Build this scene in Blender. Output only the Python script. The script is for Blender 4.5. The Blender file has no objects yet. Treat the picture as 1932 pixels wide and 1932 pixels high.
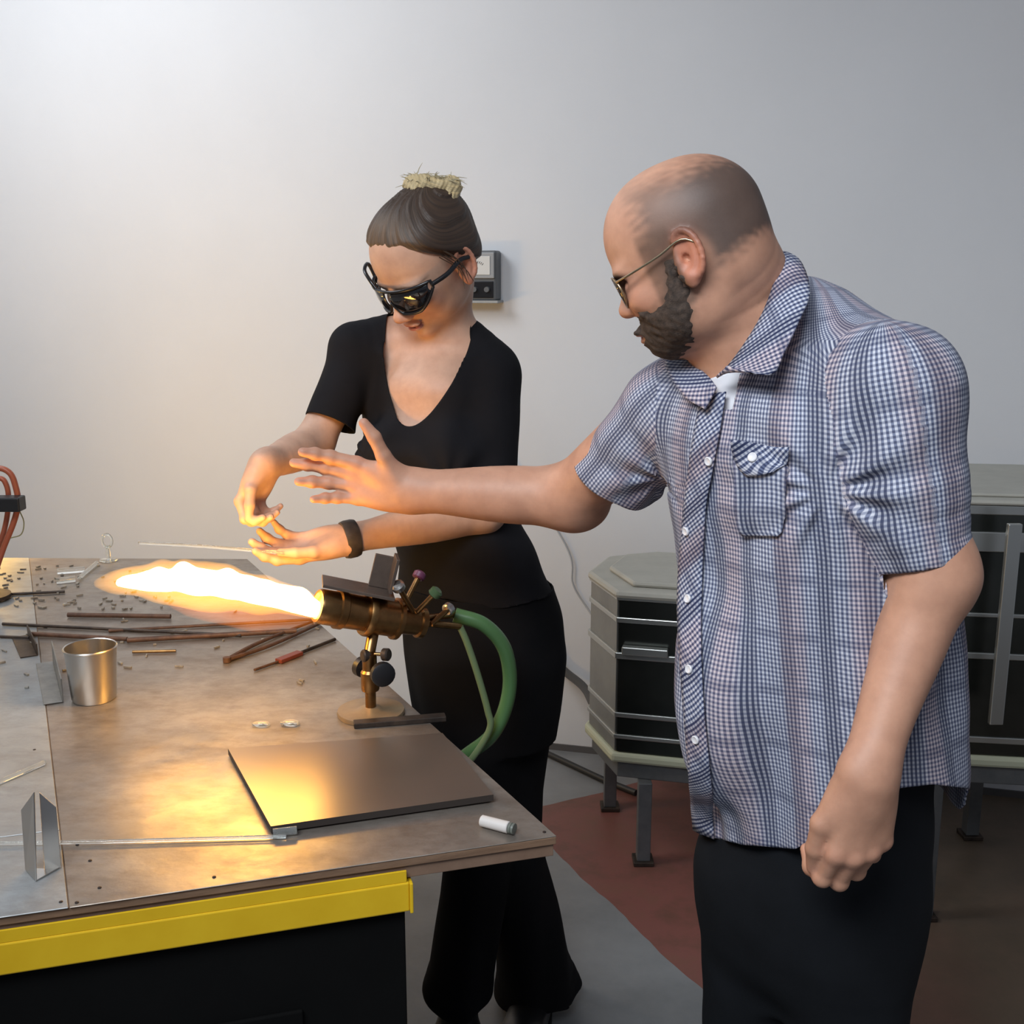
import bpy, bmesh, math, random
import numpy as np
from mathutils import Vector, Matrix
random.seed(7); np.random.seed(7)
C = bpy.context.scene.collection
SC = bpy.context.scene

# ------------------------------------------------------------ camera, world, lights
F = 2072.0; PITCH = math.radians(12.0); EYE = 1.55
cam_d = bpy.data.cameras.new('camera'); cam = bpy.data.objects.new('camera', cam_d); C.objects.link(cam)
cam.location = (0, 0, EYE); cam.rotation_euler = (math.radians(90) - PITCH, 0, 0)
cam_d.sensor_width = 36; cam_d.lens = F / 1932 * 36; cam_d.clip_start = 0.05; cam_d.clip_end = 60
SC.camera = cam
SC.view_settings.view_transform = 'Standard'; SC.view_settings.look = 'None'
SC.view_settings.gamma = 1.0; SC.view_settings.use_curve_mapping = False
SC.view_settings.exposure = 0.0

w = bpy.data.worlds.new('world'); SC.world = w; w.use_nodes = True
bg = w.node_tree.nodes['Background']; bg.inputs[0].default_value = (0.80, 0.86, 1.0, 1); bg.inputs[1].default_value = 0.20

def light(name, kind, loc, energy, color, size=0.1, target=None, size_y=None):
    l = bpy.data.lights.new(name, kind); l.energy = energy; l.color = color
    if kind == 'AREA':
        l.size = size
        if size_y: l.shape = 'RECTANGLE'; l.size_y = size_y
    else: l.shadow_soft_size = size
    o = bpy.data.objects.new(name, l); C.objects.link(o); o.location = loc
    if target is not None:
        o.rotation_euler = (Vector(target) - Vector(loc)).to_track_quat('-Z', 'Y').to_euler()
    return o
light('window_light', 'AREA', (-1.65, 2.25, 2.85), 31, (0.90, 0.95, 1.0), 0.9, (-1.15, 3.8, 2.0), 0.9)
fill_ = light('camera_side_fill', 'AREA', (-0.7, -0.3, 2.9), 23, (0.88, 0.94, 1.0), 1.6, (0.45, 1.5, 0.9), 0.8); fill_.data.spread = math.radians(95)  # added fill from the camera side, spread narrowed to spare the wall
light('flame_light', 'POINT', (-0.45, 1.60, 1.12), .8, (1.0, 0.46, 0.09), 0.02)

# ------------------------------------------------------------ pixel -> place
cp, sp_ = math.cos(PITCH), math.sin(PITCH)
def ray(x, y):
    u = (x - 966) / F; v = -(y - 966) / F
    return np.array([u, cp + v * sp_, v * cp - sp_])
def W(x, y, Y):
    r = ray(x, y); return np.array([0, 0, EYE]) + r * (Y / r[1])
def G(x, y, H):
    r = ray(x, y); return np.array([0, 0, EYE]) + r * ((H - EYE) / r[2])

# ------------------------------------------------------------ materials
def mat(name, color=(.8, .8, .8), rough=.5, metal=0.0, **kw):
    m = bpy.data.materials.new(name); m.use_nodes = True
    b = m.node_tree.nodes['Principled BSDF']
    b.inputs['Base Color'].default_value = (*color, 1); b.inputs['Roughness'].default_value = rough
    b.inputs['Metallic'].default_value = metal
    for k, v in kw.items(): b.inputs[k.replace('_', ' ')].default_value = v
    return m
class NB:
    """tiny node builder"""
    def __init__(s, m): s.t = m.node_tree; s.n = s.t.nodes; s.bsdf = s.n.get('Principled BSDF')
    def new(s, ty, **kw):
        n = s.n.new(ty)
        for k, v in kw.items(): setattr(n, k, v)
        return n
    def link(s, a, b): s.t.links.new(a, b)
    def coord(s, out='Object', scale=(1, 1, 1), rot=(0, 0, 0)):
        tc = s.new('ShaderNodeTexCoord'); mp = s.new('ShaderNodeMapping')
        s.link(tc.outputs[out], mp.inputs[0]); mp.inputs['Scale'].default_value = scale; mp.inputs['Rotation'].default_value = rot
        return mp.outputs[0]
    def noise(s, vec, scale, detail=4, rough=.55):
        n = s.new('ShaderNodeTexNoise'); n.inputs['Scale'].default_value = scale; n.inputs['Detail'].default_value = detail
        n.inputs['Roughness'].default_value = rough
        if vec is not None: s.link(vec, n.inputs['Vector'])
        return n.outputs['Fac']
    def ramp(s, fac, stops):
        r = s.new('ShaderNodeValToRGB'); s.link(fac, r.inputs[0]); e = r.color_ramp.elements
        while len(e) < len(stops): e.new(.5)
        for el, (p, c) in zip(e, stops):
            el.position = p; el.color = (*c, 1) if len(c) == 3 else c
        return r.outputs[0]
    def math(s, op, a, b=None):
        n = s.new('ShaderNodeMath', operation=op)
        for i, v in enumerate((a, b)):
            if v is None: continue
            if isinstance(v, (int, float)): n.inputs[i].default_value = v
            else: s.link(v, n.inputs[i])
        return n.outputs[0]
    def mix(s, fac, a, b, blend='MIX'):
        n = s.new('ShaderNodeMix', data_type='RGBA', blend_type=blend)
        for i, v in ((0, fac), (6, a), (7, b)):
            if isinstance(v, (int, float)): n.inputs[i].default_value = v
            elif isinstance(v, tuple): n.inputs[i].default_value = (*v, 1)
            else: s.link(v, n.inputs[i])
        return n.outputs[2]
    def bump(s, h, strength=.3, dist=.002):
        b = s.new('ShaderNodeBump'); b.inputs['Strength'].default_value = strength; b.inputs['Distance'].default_value = dist
        s.link(h, b.inputs['Height']); s.link(b.outputs[0], s.bsdf.inputs['Normal'])
def speck(name, c1, c2, scale=8, rough=.6, metal=0., bump=.2, bscale=120, r2=None, stretch=(1, 1, 1), rot=(0, 0, 0)):
    m = mat(name, c1, rough, metal); b = NB(m); v = b.coord('Object', stretch, rot)
    n = b.noise(v, scale, 6, .65)
    b.link(b.ramp(n, [(.32, c1), (.68, c2)]), b.bsdf.inputs['Base Color'])
    if r2 is not None:
        b.link(b.ramp(n, [(.3, (rough,) * 3), (.7, (r2,) * 3)]), b.bsdf.inputs['Roughness'])
    if bump: b.bump(b.noise(v, bscale, 3), bump, .001)
    return m

# ------------------------------------------------------------ objects
def link(o, parent=None):
    C.objects.link(o)
    if parent is not None: o.parent = parent
    return o
def put(name, me, m=None, parent=None, smooth=True):
    o = bpy.data.objects.new(name, me)
    if m is not None: me.materials.append(m)
    if smooth and len(me.polygons): me.polygons.foreach_set('use_smooth', [True] * len(me.polygons))
    link(o, parent); return o
def thing(name, label, cat, group=None):
    o = bpy.data.objects.new(name, None); o.empty_display_size = .05; C.objects.link(o)
    o['label'] = label; o['category'] = cat
    if group: o['group'] = group
    return o
def tag(o, label, cat, group=None):
    o['label'] = label; o['category'] = cat
    if group: o['group'] = group
    return o
def rebase(root, p):
    """move an Empty to its base without moving its parts"""
    p = Vector([float(x) for x in p]); root.location = p
    for ch in root.children: ch.location = ch.location - p
    return root
def struct(o): o['kind'] = 'structure'; return o
def bm_obj(name, bm, m, parent=None, smooth=False, bevel=0, segs=2, angle=35):
    me = bpy.data.meshes.new(name)
    bmesh.ops.recalc_face_normals(bm, faces=bm.faces)
    bm.to_mesh(me); bm.free()
    o = put(name, me, m, parent, smooth)
    if bevel:
        md = o.modifiers.new('bevel', 'BEVEL'); md.width = bevel; md.segments = segs; md.limit_method = 'ANGLE'; md.angle_limit = math.radians(35)
    if smooth:
        me.set_sharp_from_angle(angle=math.radians(angle))
    return o
def prism(bm, pts, z0, z1):
    """pts: list of (x,y) ; or pass z0,z1 floats"""
    lo = [bm.verts.new((p[0], p[1], z0)) for p in pts]; hi = [bm.verts.new((p[0], p[1], z1)) for p in pts]
    n = len(pts); bm.faces.new(lo[::-1]); bm.faces.new(hi)
    for i in range(n): bm.faces.new((lo[i], lo[(i + 1) % n], hi[(i + 1) % n], hi[i]))
def box(bm, c, size, M=None):
    sx, sy, sz = size; vs = []
    for x in (-1, 1):
        for y in (-1, 1):
            for z in (-1, 1):
                v = Vector((x * sx / 2, y * sy / 2, z * sz / 2))
                if M is not None: v = M @ v
                vs.append(bm.verts.new(v + Vector([float(t) for t in c])))
    for f in ((0, 1, 3, 2), (4, 6, 7, 5), (0, 4, 5, 1), (2, 3, 7, 6), (0, 2, 6, 4), (1, 5, 7, 3)): bm.faces.new([vs[i] for i in f])
def frame_of(d):
    d = np.asarray(d, float); d = d / np.linalg.norm(d)
    a = np.array([0, 0, 1.]) if abs(d[2]) < .9 else np.array([1., 0, 0])
    s = np.cross(a, d); s /= np.linalg.norm(s); return d, s, np.cross(d, s)
def tube(bm, pts, radii, seg=16, cap=True, closed=False):
    pts = [np.asarray(p, float) for p in pts]; n = len(pts)
    if not hasattr(radii, '__len__'): radii = [radii] * n
    rings = []; prev = None
    for i, p in enumerate(pts):
        if closed: d = pts[(i + 1) % n] - pts[i - 1]
        else: d = pts[min(i + 1, n - 1)] - pts[max(i - 1, 0)]
        d = d / np.linalg.norm(d)
        if prev is None: _, s, t = frame_of(d)
        else:
            s = prev - d * np.dot(prev, d); s /= np.linalg.norm(s); t = np.cross(d, s)
        prev = s
        rings.append([bm.verts.new(p + radii[i] * (math.cos(a) * s + math.sin(a) * t)) for a in [2 * math.pi * k / seg for k in range(seg)]])
    m = n if closed else n - 1
    for i in range(m):
        A, B = rings[i], rings[(i + 1) % n]
        for k in range(seg): bm.faces.new((A[k], A[(k + 1) % seg], B[(k + 1) % seg], B[k]))
    if cap and not closed: bm.faces.new(rings[0][::-1]); bm.faces.new(rings[-1])
def lathe(bm, base, axis, prof, seg=32):
    """prof: list of (dist along axis, radius)"""
    d, s, t = frame_of(axis); base = np.asarray(base, float); rings = []
    for h, r in prof:
        if r < 1e-6: rings.append([bm.verts.new(base + d * h)])
        else: rings.append([bm.verts.new(base + d * h + r * (math.cos(a) * s + math.sin(a) * t)) for a in [2 * math.pi * k / seg for k in range(seg)]])
    for A, B in zip(rings, rings[1:]):
        for k in range(seg):
            k2 = (k + 1) % seg
            if len(A) == 1 and len(B) == 1: continue
            if len(A) == 1: bm.faces.new((A[0], B[k2], B[k]))
            elif len(B) == 1: bm.faces.new((A[k], A[k2], B[0]))
            else: bm.faces.new((A[k], A[k2], B[k2], B[k]))
def spline(pts, n=24):
    """Catmull-Rom through pts"""
    P = [np.asarray(p, float) for p in pts]; P = [2 * P[0] - P[1]] + P + [2 * P[-1] - P[-2]]; out = []
    segs = len(P) - 3
    for i in range(n + 1):
        t = i / n * segs; k = min(int(t), segs - 1); t -= k
        a, b, c, d = P[k:k + 4]
        out.append(.5 * (2 * b + (c - a) * t + (2 * a - 5 * b + 4 * c - d) * t * t + (3 * b - a - 3 * c + d) * t ** 3))
    return out
def lathe_obj(name, base, axis, prof, m, parent=None, seg=32):
    bm = bmesh.new(); lathe(bm, base, axis, prof, seg); return bm_obj(name, bm, m, parent, True)
def tube_obj(name, pts, r, m, parent=None, seg=12, closed=False):
    bm = bmesh.new(); tube(bm, pts, r, seg, closed=closed); return bm_obj(name, bm, m, parent, True, angle=50)

# ------------------------------------------------------------ distance-field modelling of bodies and cloth
def smin(a, b, k):
    h = np.maximum(k - np.abs(a - b), 0) / k
    return np.minimum(a, b) - h * h * k * .25
class Prim:
    def __init__(s, fn, c, R, k, op): s.fn = fn; s.c = np.asarray(c, float); s.R = R; s.k = k; s.op = op
class Body:
    def __init__(s): s.p = []; s.disp = None; s.off = 0.0
    def cap(s, a, b, ra, rb=None, k=.02, side=None, flat=1.0, op='u'):
        rb = ra if rb is None else rb
        a = np.asarray(a, float); b = np.asarray(b, float); ba = b - a; L2 = max(ba @ ba, 1e-12)
        sd = None if side is None else np.asarray(side, float) / np.linalg.norm(side)
        def fn(P):
            q = P - a; h = np.clip(q @ ba / L2, 0, 1); q = q - h[:, None] * ba; r = ra + (rb - ra) * h
            if sd is not None:
                q = q + np.outer((q @ sd) * (1 / flat - 1), sd)
                d = np.sqrt((q * q).sum(1)) - r
                return d * min(1, flat)
            return np.sqrt((q * q).sum(1)) - r
        s.p.append(Prim(fn, (a + b) / 2, math.sqrt(L2) / 2 + max(ra, rb) * max(1, flat), k, op)); return s
    def chain(s, pts, radii, k=.02, **kw):
        if len(pts) < 3 or kw or len(pts) > 8:
            for i in range(len(pts) - 1): s.cap(pts[i], pts[i + 1], radii[i], radii[i + 1], k=k, **kw)
            return s
        n = (len(pts) - 1) * 4                       # one smooth tapering limb through all joints
        X = np.array(spline([np.append(np.asarray(p, float), r) for p, r in zip(pts, radii)], n))
        seg = []
        for A, B_ in zip(X, X[1:]):
            ba = B_[:3] - A[:3]; seg.append((A[:3], ba, max(ba @ ba, 1e-12), A[3], B_[3] - A[3]))
        def fn(P):
            d = None; sg = seg
            if 1 < len(P):
                c0 = (P.max(0) + P.min(0)) / 2; R0 = np.linalg.norm(P.max(0) - c0)
                if R0 < .2:
                    lb = []
                    for a, ba, L2, ra, dr in seg:
                        q = c0 - a; h = min(max(q @ ba / L2, 0), 1); lb.append(np.linalg.norm(q - h * ba) - ra - dr * h)
                    m = min(lb); sg = [s_ for s_, l in zip(seg, lb) if l <= m + 2 * R0 + .02]
            for a, ba, L2, ra, dr in sg:
                q = P - a; h = np.clip(q @ ba / L2, 0, 1); q = q - h[:, None] * ba
                v = np.sqrt((q * q).sum(1)) - ra - dr * h
                d = v if d is None else np.minimum(d, v)
            return d
        c = (X[:, :3].max(0) + X[:, :3].min(0)) / 2
        s.p.append(Prim(fn, c, np.linalg.norm(X[:, :3] - c, axis=1).max() + X[:, 3].max(), k, 'u'))
        return s
    def ell(s, c, r, R=None, k=.02, op='u'):
        """R rows = local axes"""
        c = np.asarray(c, float); r = np.asarray(r, float); R = np.eye(3) if R is None else np.asarray(R, float)
        def fn(P):
            q = (P - c) @ R.T; k0 = np.sqrt(((q / r) ** 2).sum(1)); k1 = np.sqrt(((q / (r * r)) ** 2).sum(1)) + 1e-9
            return k0 * (k0 - 1) / k1
        s.p.append(Prim(fn, c, r.max(), k, op)); return s
    def stack(s, levels, ax, k=.03, pw=2.3):
        """levels: (z, cx, cy, r_side, r_front); ax = unit front direction (x,y)"""
        L = np.array(sorted(levels)); fx, fy = ax; zs = L[:, 0]
        zz = np.linspace(zs[0], zs[-1], 80); T = [np.interp(zz, zs, L[:, i]) for i in range(1, 5)]
        ker = np.ones(9) / 9
        T = [np.convolve(np.pad(t, 4, mode='edge'), ker, 'valid') for t in T]
        def fn(P):
            z = P[:, 2]; cx, cy, rs, rf = [np.interp(z, zz, t) for t in T]
            dx = P[:, 0] - cx; dy = P[:, 1] - cy
            f = dx * fx + dy * fy; l = -dx * fy + dy * fx
            rho = (np.abs(f / rf) ** pw + np.abs(l / rs) ** pw) ** (1 / pw)
            d = (rho - 1) * np.minimum(rs, rf)
            dz = np.maximum(zs[0] - z, z - zs[-1])
            return np.where(dz > 0, np.sqrt(np.maximum(d, 0) ** 2 + dz ** 2), np.maximum(d, dz + 0.0))
        s.p.append(Prim(fn, (L[:, 1].mean(), L[:, 2].mean(), (zs[0] + zs[-1]) / 2), (zs[-1] - zs[0]) / 2 + .25, k, 'u')); return s
    def ev(s, P, sel=None):
        P = np.asarray(P, float); d = None
        for p in (s.p if sel is None else sel):
            v = p.fn(P)
            if d is None: d = v if p.op == 'u' else np.full(len(P), 1.0)
            elif p.op == 'u': d = smin(d, v, p.k)
            else: d = -smin(-d, v, p.k)
        if d is None: return np.full(len(P), 1.0)
        d = d - s.off
        if s.disp is not None: d = d - s.disp(P)
        return d
    def grad(s, P, sel=None, e=.0015):
        g = np.stack([s.ev(P + e * a, sel) - s.ev(P - e * a, sel) for a in np.eye(3)], 1)
        return g / (np.linalg.norm(g, axis=1)[:, None] + 1e-9)
    def hit(s, pix, near=.3, far=4.):
        """first surface point seen at photo pixels"""
        D = np.array([ray(*p) for p in pix]); D /= np.linalg.norm(D, axis=1)[:, None]
        t = np.full(len(D), near); o = np.array([0, 0, EYE])
        for _ in range(90):
            d = s.ev(o + D * t[:, None]); t = np.minimum(t + d * .8, far)
        return o + D * t[:, None]
    def mesh(s, res=.004, B=14, pad=.02, lo=None, hi=None, keep=None):
        c = np.array([p.c for p in s.p]); R = np.array([p.R for p in s.p])
        lo_ = (c - R[:, None]).min(0) - pad if lo is None else np.asarray(lo, float)
        hi_ = (c + R[:, None]).max(0) + pad if hi is None else np.asarray(hi, float)
        bs = B * res; nb = np.ceil((hi_ - lo_) / bs).astype(int); N = nb * B + 2
        bi = np.stack(np.meshgrid(*[np.arange(n) for n in nb], indexing='ij'), -1).reshape(-1, 3)
        cen = lo_ + (bi + .5) * bs; hd = bs * .5 * math.sqrt(3)
        d0 = s.ev(cen); act = np.abs(d0) < hd * 2.0 + .02
        if keep is not None: act &= keep(cen)
        gi = np.stack(np.meshgrid(*[np.arange(B + 1)] * 3, indexing='ij'), -1).reshape(-1, 3)
        keys = []; vs = []; edges = []; kmax = max(p.k for p in s.p)
        for b, ctr in zip(bi[act], cen[act]):
            dd = np.linalg.norm(c - ctr, axis=1) - R
            sel = [p for p, x in zip(s.p, dd) if x < hd + .03 + p.k + kmax * .5]
            if not sel: continue
            base = b * B
            D = s.ev(lo_ + (base + gi) * res, sel).reshape((B + 1,) * 3)
            I = D < 0
            if I.all() or not I.any(): continue
            I0 = I[:B, :B, :B]
            cs = np.zeros((B, B, B), int)
            for i in (0, 1):
                for j in (0, 1):
                    for k in (0, 1): cs += I[i:i + B, j:j + B, k:k + B]
            cells = np.argwhere((cs > 0) & (cs < 8))
            if not len(cells): continue
            acc = np.zeros((len(cells), 3)); cnt = np.zeros(len(cells))
            for ax in range(3):
                for u in (0, 1):
                    for v in (0, 1):
                        o0 = [0, 0, 0]; o0[(ax + 1) % 3] = u; o0[(ax + 2) % 3] = v; o1 = list(o0); o1[ax] = 1
                        A = D[cells[:, 0] + o0[0], cells[:, 1] + o0[1], cells[:, 2] + o0[2]]
                        Bv = D[cells[:, 0] + o1[0], cells[:, 1] + o1[1], cells[:, 2] + o1[2]]
                        m = (A < 0) != (Bv < 0); t = np.where(m, A / np.where(m, A - Bv, 1), 0)
                        q = cells + np.array(o0, float); q[:, ax] += t
                        acc += np.where(m[:, None], q, 0); cnt += m
            V = lo_ + (base + acc / cnt[:, None]) * res
            g = s.grad(V, sel, res * .4); dv = s.ev(V, sel)
            V = V - g * np.clip(dv, -res, res)[:, None] * .8
            gc = base + cells
            keys.append((gc[:, 0] * N[1] + gc[:, 1]) * N[2] + gc[:, 2]); vs.append(V)
            for ax in range(3):
                sl = [slice(0, B)] * 3; sl[ax] = slice(1, B + 1); J = I[tuple(sl)]
                for sgn, M in ((0, I0 & ~J), (1, ~I0 & J)):
                    e = np.argwhere(M)
                    if len(e): edges.append((ax, sgn, base + e))
        keys = np.concatenate(keys); V = np.concatenate(vs)
        srt = np.argsort(keys); ks = keys[srt]
        def look(g):
            k = (g[:, 0] * N[1] + g[:, 1]) * N[2] + g[:, 2]
            i = np.clip(np.searchsorted(ks, k), 0, len(ks) - 1); ok = ks[i] == k
            return srt[i], ok
        quads = []
        for ax, sgn, e in edges:
            a1 = np.zeros(3, int); a1[(ax + 1) % 3] = 1; a2 = np.zeros(3, int); a2[(ax + 2) % 3] = 1
            r = [look(e - a1 - a2), look(e - a2), look(e), look(e - a1)]
            ok = r[0][1] & r[1][1] & r[2][1] & r[3][1]
            q = np.stack([x[0] for x in r], 1)[ok]
            quads.append(q if sgn == 0 else q[:, ::-1])
        return V, np.concatenate(quads)
def clip(V, Q, g, eps=.002, steps=3, maxmove=.012):
    """drop faces where g>0 and slide the rim onto g=0"""
    gv = g(V); keep = (gv[Q] <= 0).any(1); Q = Q[keep]
    used = np.zeros(len(V), bool); used[Q] = True
    m = used & (gv > 0); P = V[m].copy(); P0 = P.copy()
    for _ in range(steps):
        G_ = np.stack([(g(P + eps * a) - g(P - eps * a)) / (2 * eps) for a in np.eye(3)], 1)
        n2 = (G_ ** 2).sum(1) + 1e-9; P = P - G_ * (g(P) / n2)[:, None]
    mv = P - P0; L = np.linalg.norm(mv, axis=1)[:, None]; P = P0 + mv * np.minimum(1, maxmove / np.maximum(L, 1e-9))
    V = V.copy(); V[m] = P
    idx = np.cumsum(used) - 1
    return V[used], idx[Q]
def to_mesh(name, V, Q):
    me = bpy.data.meshes.new(name); me.vertices.add(len(V)); me.vertices.foreach_set('co', V.astype('f').ravel())
    n = Q.shape[1]; me.loops.add(Q.size); me.loops.foreach_set('vertex_index', Q.astype('i').ravel())
    me.polygons.add(len(Q)); me.polygons.foreach_set('loop_start', np.arange(0, Q.size, n, dtype='i'))
    me.polygons.foreach_set('use_smooth', np.ones(len(Q), bool)); me.update(calc_edges=True)
    return me
def vcol(me, col):
    a = me.color_attributes.new('Col', 'FLOAT_COLOR', 'POINT'); c = np.ones((len(me.vertices), 4), 'f'); c[:, :3] = col
    a.data.foreach_set('color', c.ravel())
def uvset(me, Q, uv):
    """uv: (faces, corners, 2)"""
    l = me.uv_layers.new(name='UVMap'); l.data.foreach_set('uv', uv.astype('f').ravel())
def waves(P, fr, ph, amp):
    d = np.zeros(len(P))
    for f, h, a in zip(fr, ph, amp): d += a * np.sin(P @ np.array(f) + h)
    return d
def nz(P, sc, seed=0, n=5):
    """cheap smooth noise in about -1..1"""
    r = np.random.RandomState(seed); d = np.zeros(len(P))
    for i in range(n):
        v = r.randn(3); v /= np.linalg.norm(v); v *= sc * (.6 + .9 * r.rand())
        w2 = r.randn(3); w2 /= np.linalg.norm(w2)
        d += np.sin(P @ v + r.rand() * 6.28 + 1.3 * np.sin(P @ (w2 * sc * .5) + r.rand() * 6))
    return d / n * 1.4
def unit(v): v = np.asarray(v, float); return v / np.linalg.norm(v)
def sstep(a, b, x): t = np.clip((x - a) / (b - a), 0, 1); return t * t * (3 - 2 * t)
def solid(o, t, off=-1.0):
    md = o.modifiers.new('solid', 'SOLIDIFY'); md.thickness = t; md.offset = off; return o

def hand(B, wrist, d, n, left, sc=1., curl=(20, 20, 20, 20), fan=5., thumb=None, wr=.028, knucklebend=0., fr=1., seg_mult=(1., 1., .8)):
    """five-fingered hand; d=finger direction, n=palm facing direction"""
    d = unit(d); n = unit(n - np.dot(n, d) * d); t = np.cross(n, d) if left else np.cross(d, n)
    wrist = np.asarray(wrist, float)
    lat = np.array([.029, .0095, -.0105, -.029]) * sc; ml = np.array([.087, .090, .085, .076]) * sc
    L = np.array([[.043, .025, .021], [.047, .029, .022], [.043, .027, .022], [.034, .020, .020]]) * sc
    r0 = np.array([.0098, .0098, .0094, .0082]) * sc * fr
    kn = []
    arch = np.array([0.002, -.002, -.001, .004]) * sc
    for i in range(4):
        w0 = wrist + t * lat[i] * .45
        k_ = wrist + d * ml[i] + t * lat[i] + n * arch[i]
        kn.append(k_)
        B.cap(w0, k_, .0155 * sc, .0112 * sc, k=.016, side=n, flat=.95)
    B.cap(wrist - d * .01, wrist + d * .02, wr, wr * .95, k=.02, side=n, flat=.72)
    # heel pads
    B.ell(wrist + d * .035 * sc + t * .022 * sc + n * .008 * sc, np.array([.032, .019, .016]) * sc, [d, t, n], k=.014)
    B.ell(wrist + d * .040 * sc - t * .022 * sc + n * .006 * sc, np.array([.034, .014, .014]) * sc, [d, t, n], k=.014)
    tips = []
    for i in range(4):
        a = math.radians(knucklebend); fa = math.radians(fan) * (1.5 - i)
        dd = unit(d * math.cos(fa) + t * math.sin(fa)); p = kn[i]
        for j in range(3):
            a += math.radians(curl[i] if not hasattr(curl[i], '__len__') else curl[i][j]) * (1 if hasattr(curl[i], '__len__') else seg_mult[j])
            dj = dd * math.cos(a) + n * math.sin(a)
            q = p + dj * L[i][j]
            ra = r0[i] * (1, .92, .84)[j]; rb = r0[i] * (.90, .84, .66)[j]
            B.cap(p, q, ra, rb, k=.0045 if j else .006)
            if j < 2: B.ell(q - n * .0006, (ra * 1.0,) * 3, k=.004)
            p = q
        tips.append(p)
    if thumb is None: thumb = ((.55, .75, .25), (.8, .5, .25), (.9, .35, .2))
    b0 = wrist + d * .018 * sc + t * .020 * sc + n * .006 * sc; p = b0
    for (x, y, z), ln, ra, rb in zip(thumb, (.045, .034, .028), (.0165, .0118, .0112), (.0125, .0108, .0080)):
        q = p + unit(d * x + t * y + n * z) * ln * sc
        B.cap(p, q, ra * sc, rb * sc, k=.010 if ra > .015 else .004); p = q
    tips.append(p)
    return dict(d=d, n=n, t=t, kn=kn, tips=tips, wrist=wrist)
# ============================================================ figures: shared materials
def skin_mat(name, tint=(1, 1, 1), rough=.54):
    m = mat(name, (.6, .4, .3), rough); b = NB(m)
    at = b.new('ShaderNodeAttribute', attribute_name='Col')
    v = b.coord('Object'); n = b.noise(v, 28, 5, .6)
    bl = b.ramp(n, [(.3, (.86, .80, .78)), (.7, (1.08, 1.04, 1.02))])
    b.link(b.mix(1.0, at.outputs[0], bl, 'MULTIPLY'), b.bsdf.inputs['Base Color'])
    b.bsdf.inputs['Subsurface Weight'].default_value = .12
    b.bsdf.inputs['Subsurface Radius'].default_value = (.012, .005, .003)
    b.bump(b.noise(v, 420, 3), .12, .0008); return m
def cloth_mat(name, c, rough=.9, scale=900, v2=1.35):
    m = mat(name, c, rough); b = NB(m); v = b.coord('Object')
    n = b.noise(v, 14, 4)
    b.link(b.ramp(n, [(.3, c), (.75, tuple(x * v2 for x in c))]), b.bsdf.inputs['Base Color'])
    b.bump(b.noise(v, scale, 2), .25, .0006)
    b.bsdf.inputs['Specular IOR Level'].default_value = .18
    return m
def check_mat(name, diag=False):
    """fine white and navy woven check, wider tone bands across; UV in metres"""
    m = mat(name, (.5, .5, .6), .85); b = NB(m)
    tc = b.new('ShaderNodeTexCoord'); mp = b.new('ShaderNodeMapping'); b.link(tc.outputs['UV'], mp.inputs[0])
    if diag: mp.inputs['Rotation'].default_value = (0, 0, math.radians(52))
    sx = b.new('ShaderNodeSeparateXYZ'); b.link(mp.outputs[0], sx.inputs[0]); u, v = sx.outputs[0], sx.outputs[1]
    def band(x, pitch, lo, hi, ph=0.):
        s = b.math('SINE', b.math('ADD', b.math('MULTIPLY', x, 2 * math.pi / pitch), ph))
        r = b.new('ShaderNodeMapRange'); r.inputs[1].default_value = lo; r.inputs[2].default_value = hi
        b.link(s, r.inputs[0]); return r.outputs[0]
    P = .0058
    su, sv = band(u, P, -.35, .35), band(v, P, -.35, .35)
    wide = band(u, .058, .15, .75); wide2 = band(u, .035, .55, .95, 1.1); pink = band(u, .098, .1, .8, 2.6); wv = band(v, .074, .80, .96, .4)
    navy = (.014, .022, .070); white = (.57, .58, .64); midc = (.115, .14, .24)
    pinkc = (.62, .50, .50)
    base = b.mix(b.math('MULTIPLY', pink, .75), white, pinkc)
    line_u = b.mix(wide, midc, navy)
    line_u = b.mix(b.math('MULTIPLY', pink, .45), line_u, (.28, .20, .24))
    a = b.mix(b.math('MULTIPLY', sv, .62), base, midc)       # weft over ground
    c = b.mix(b.math('MULTIPLY', sv, .85), line_u, navy)     # crossing of warp and weft
    col = b.mix(b.math('MULTIPLY', su, 1.0 if diag else .86), a, c)
    col = b.mix(b.math('MULTIPLY', b.math('MAXIMUM', b.math('MULTIPLY', wide, .32), b.math('MULTIPLY', wv, .30)), 1.0), col, navy)
    b.link(col, b.bsdf.inputs['Base Color'])
    n = b.noise(b.coord('Object'), 35, 4); b.bump(n, .35, .004)
    return m
M_check = check_mat('checked_cotton'); M_check_d = check_mat('checked_cotton_bias', True)
M_skin = skin_mat('skin'); M_black = cloth_mat('black_cloth', (.0035, .0033, .004)); M_tee = cloth_mat('black_jersey', (.008, .0075, .009))
M_denim = cloth_mat('dark_trouser_cloth', (.006, .007, .009))
M_white = cloth_mat('white_jersey', (.72, .72, .76), v2=1.05)
M_button = mat('pearl_button', (.75, .74, .76), .25)
M_gun = mat('dark_frame_plastic', (.012, .012, .014), .22)
M_lens = mat('dark_lens', (.006, .006, .008), .06)
M_lens.node_tree.nodes['Principled BSDF'].inputs['Coat Weight'].default_value = .6
M_wire = mat('thin_metal_frame', (.45, .36, .24), .3, 1.0)
M_shoe = mat('black_leather', (.010, .010, .011), .35)
M_sole = mat('shoe_sole', (.02, .02, .02), .7)

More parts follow.
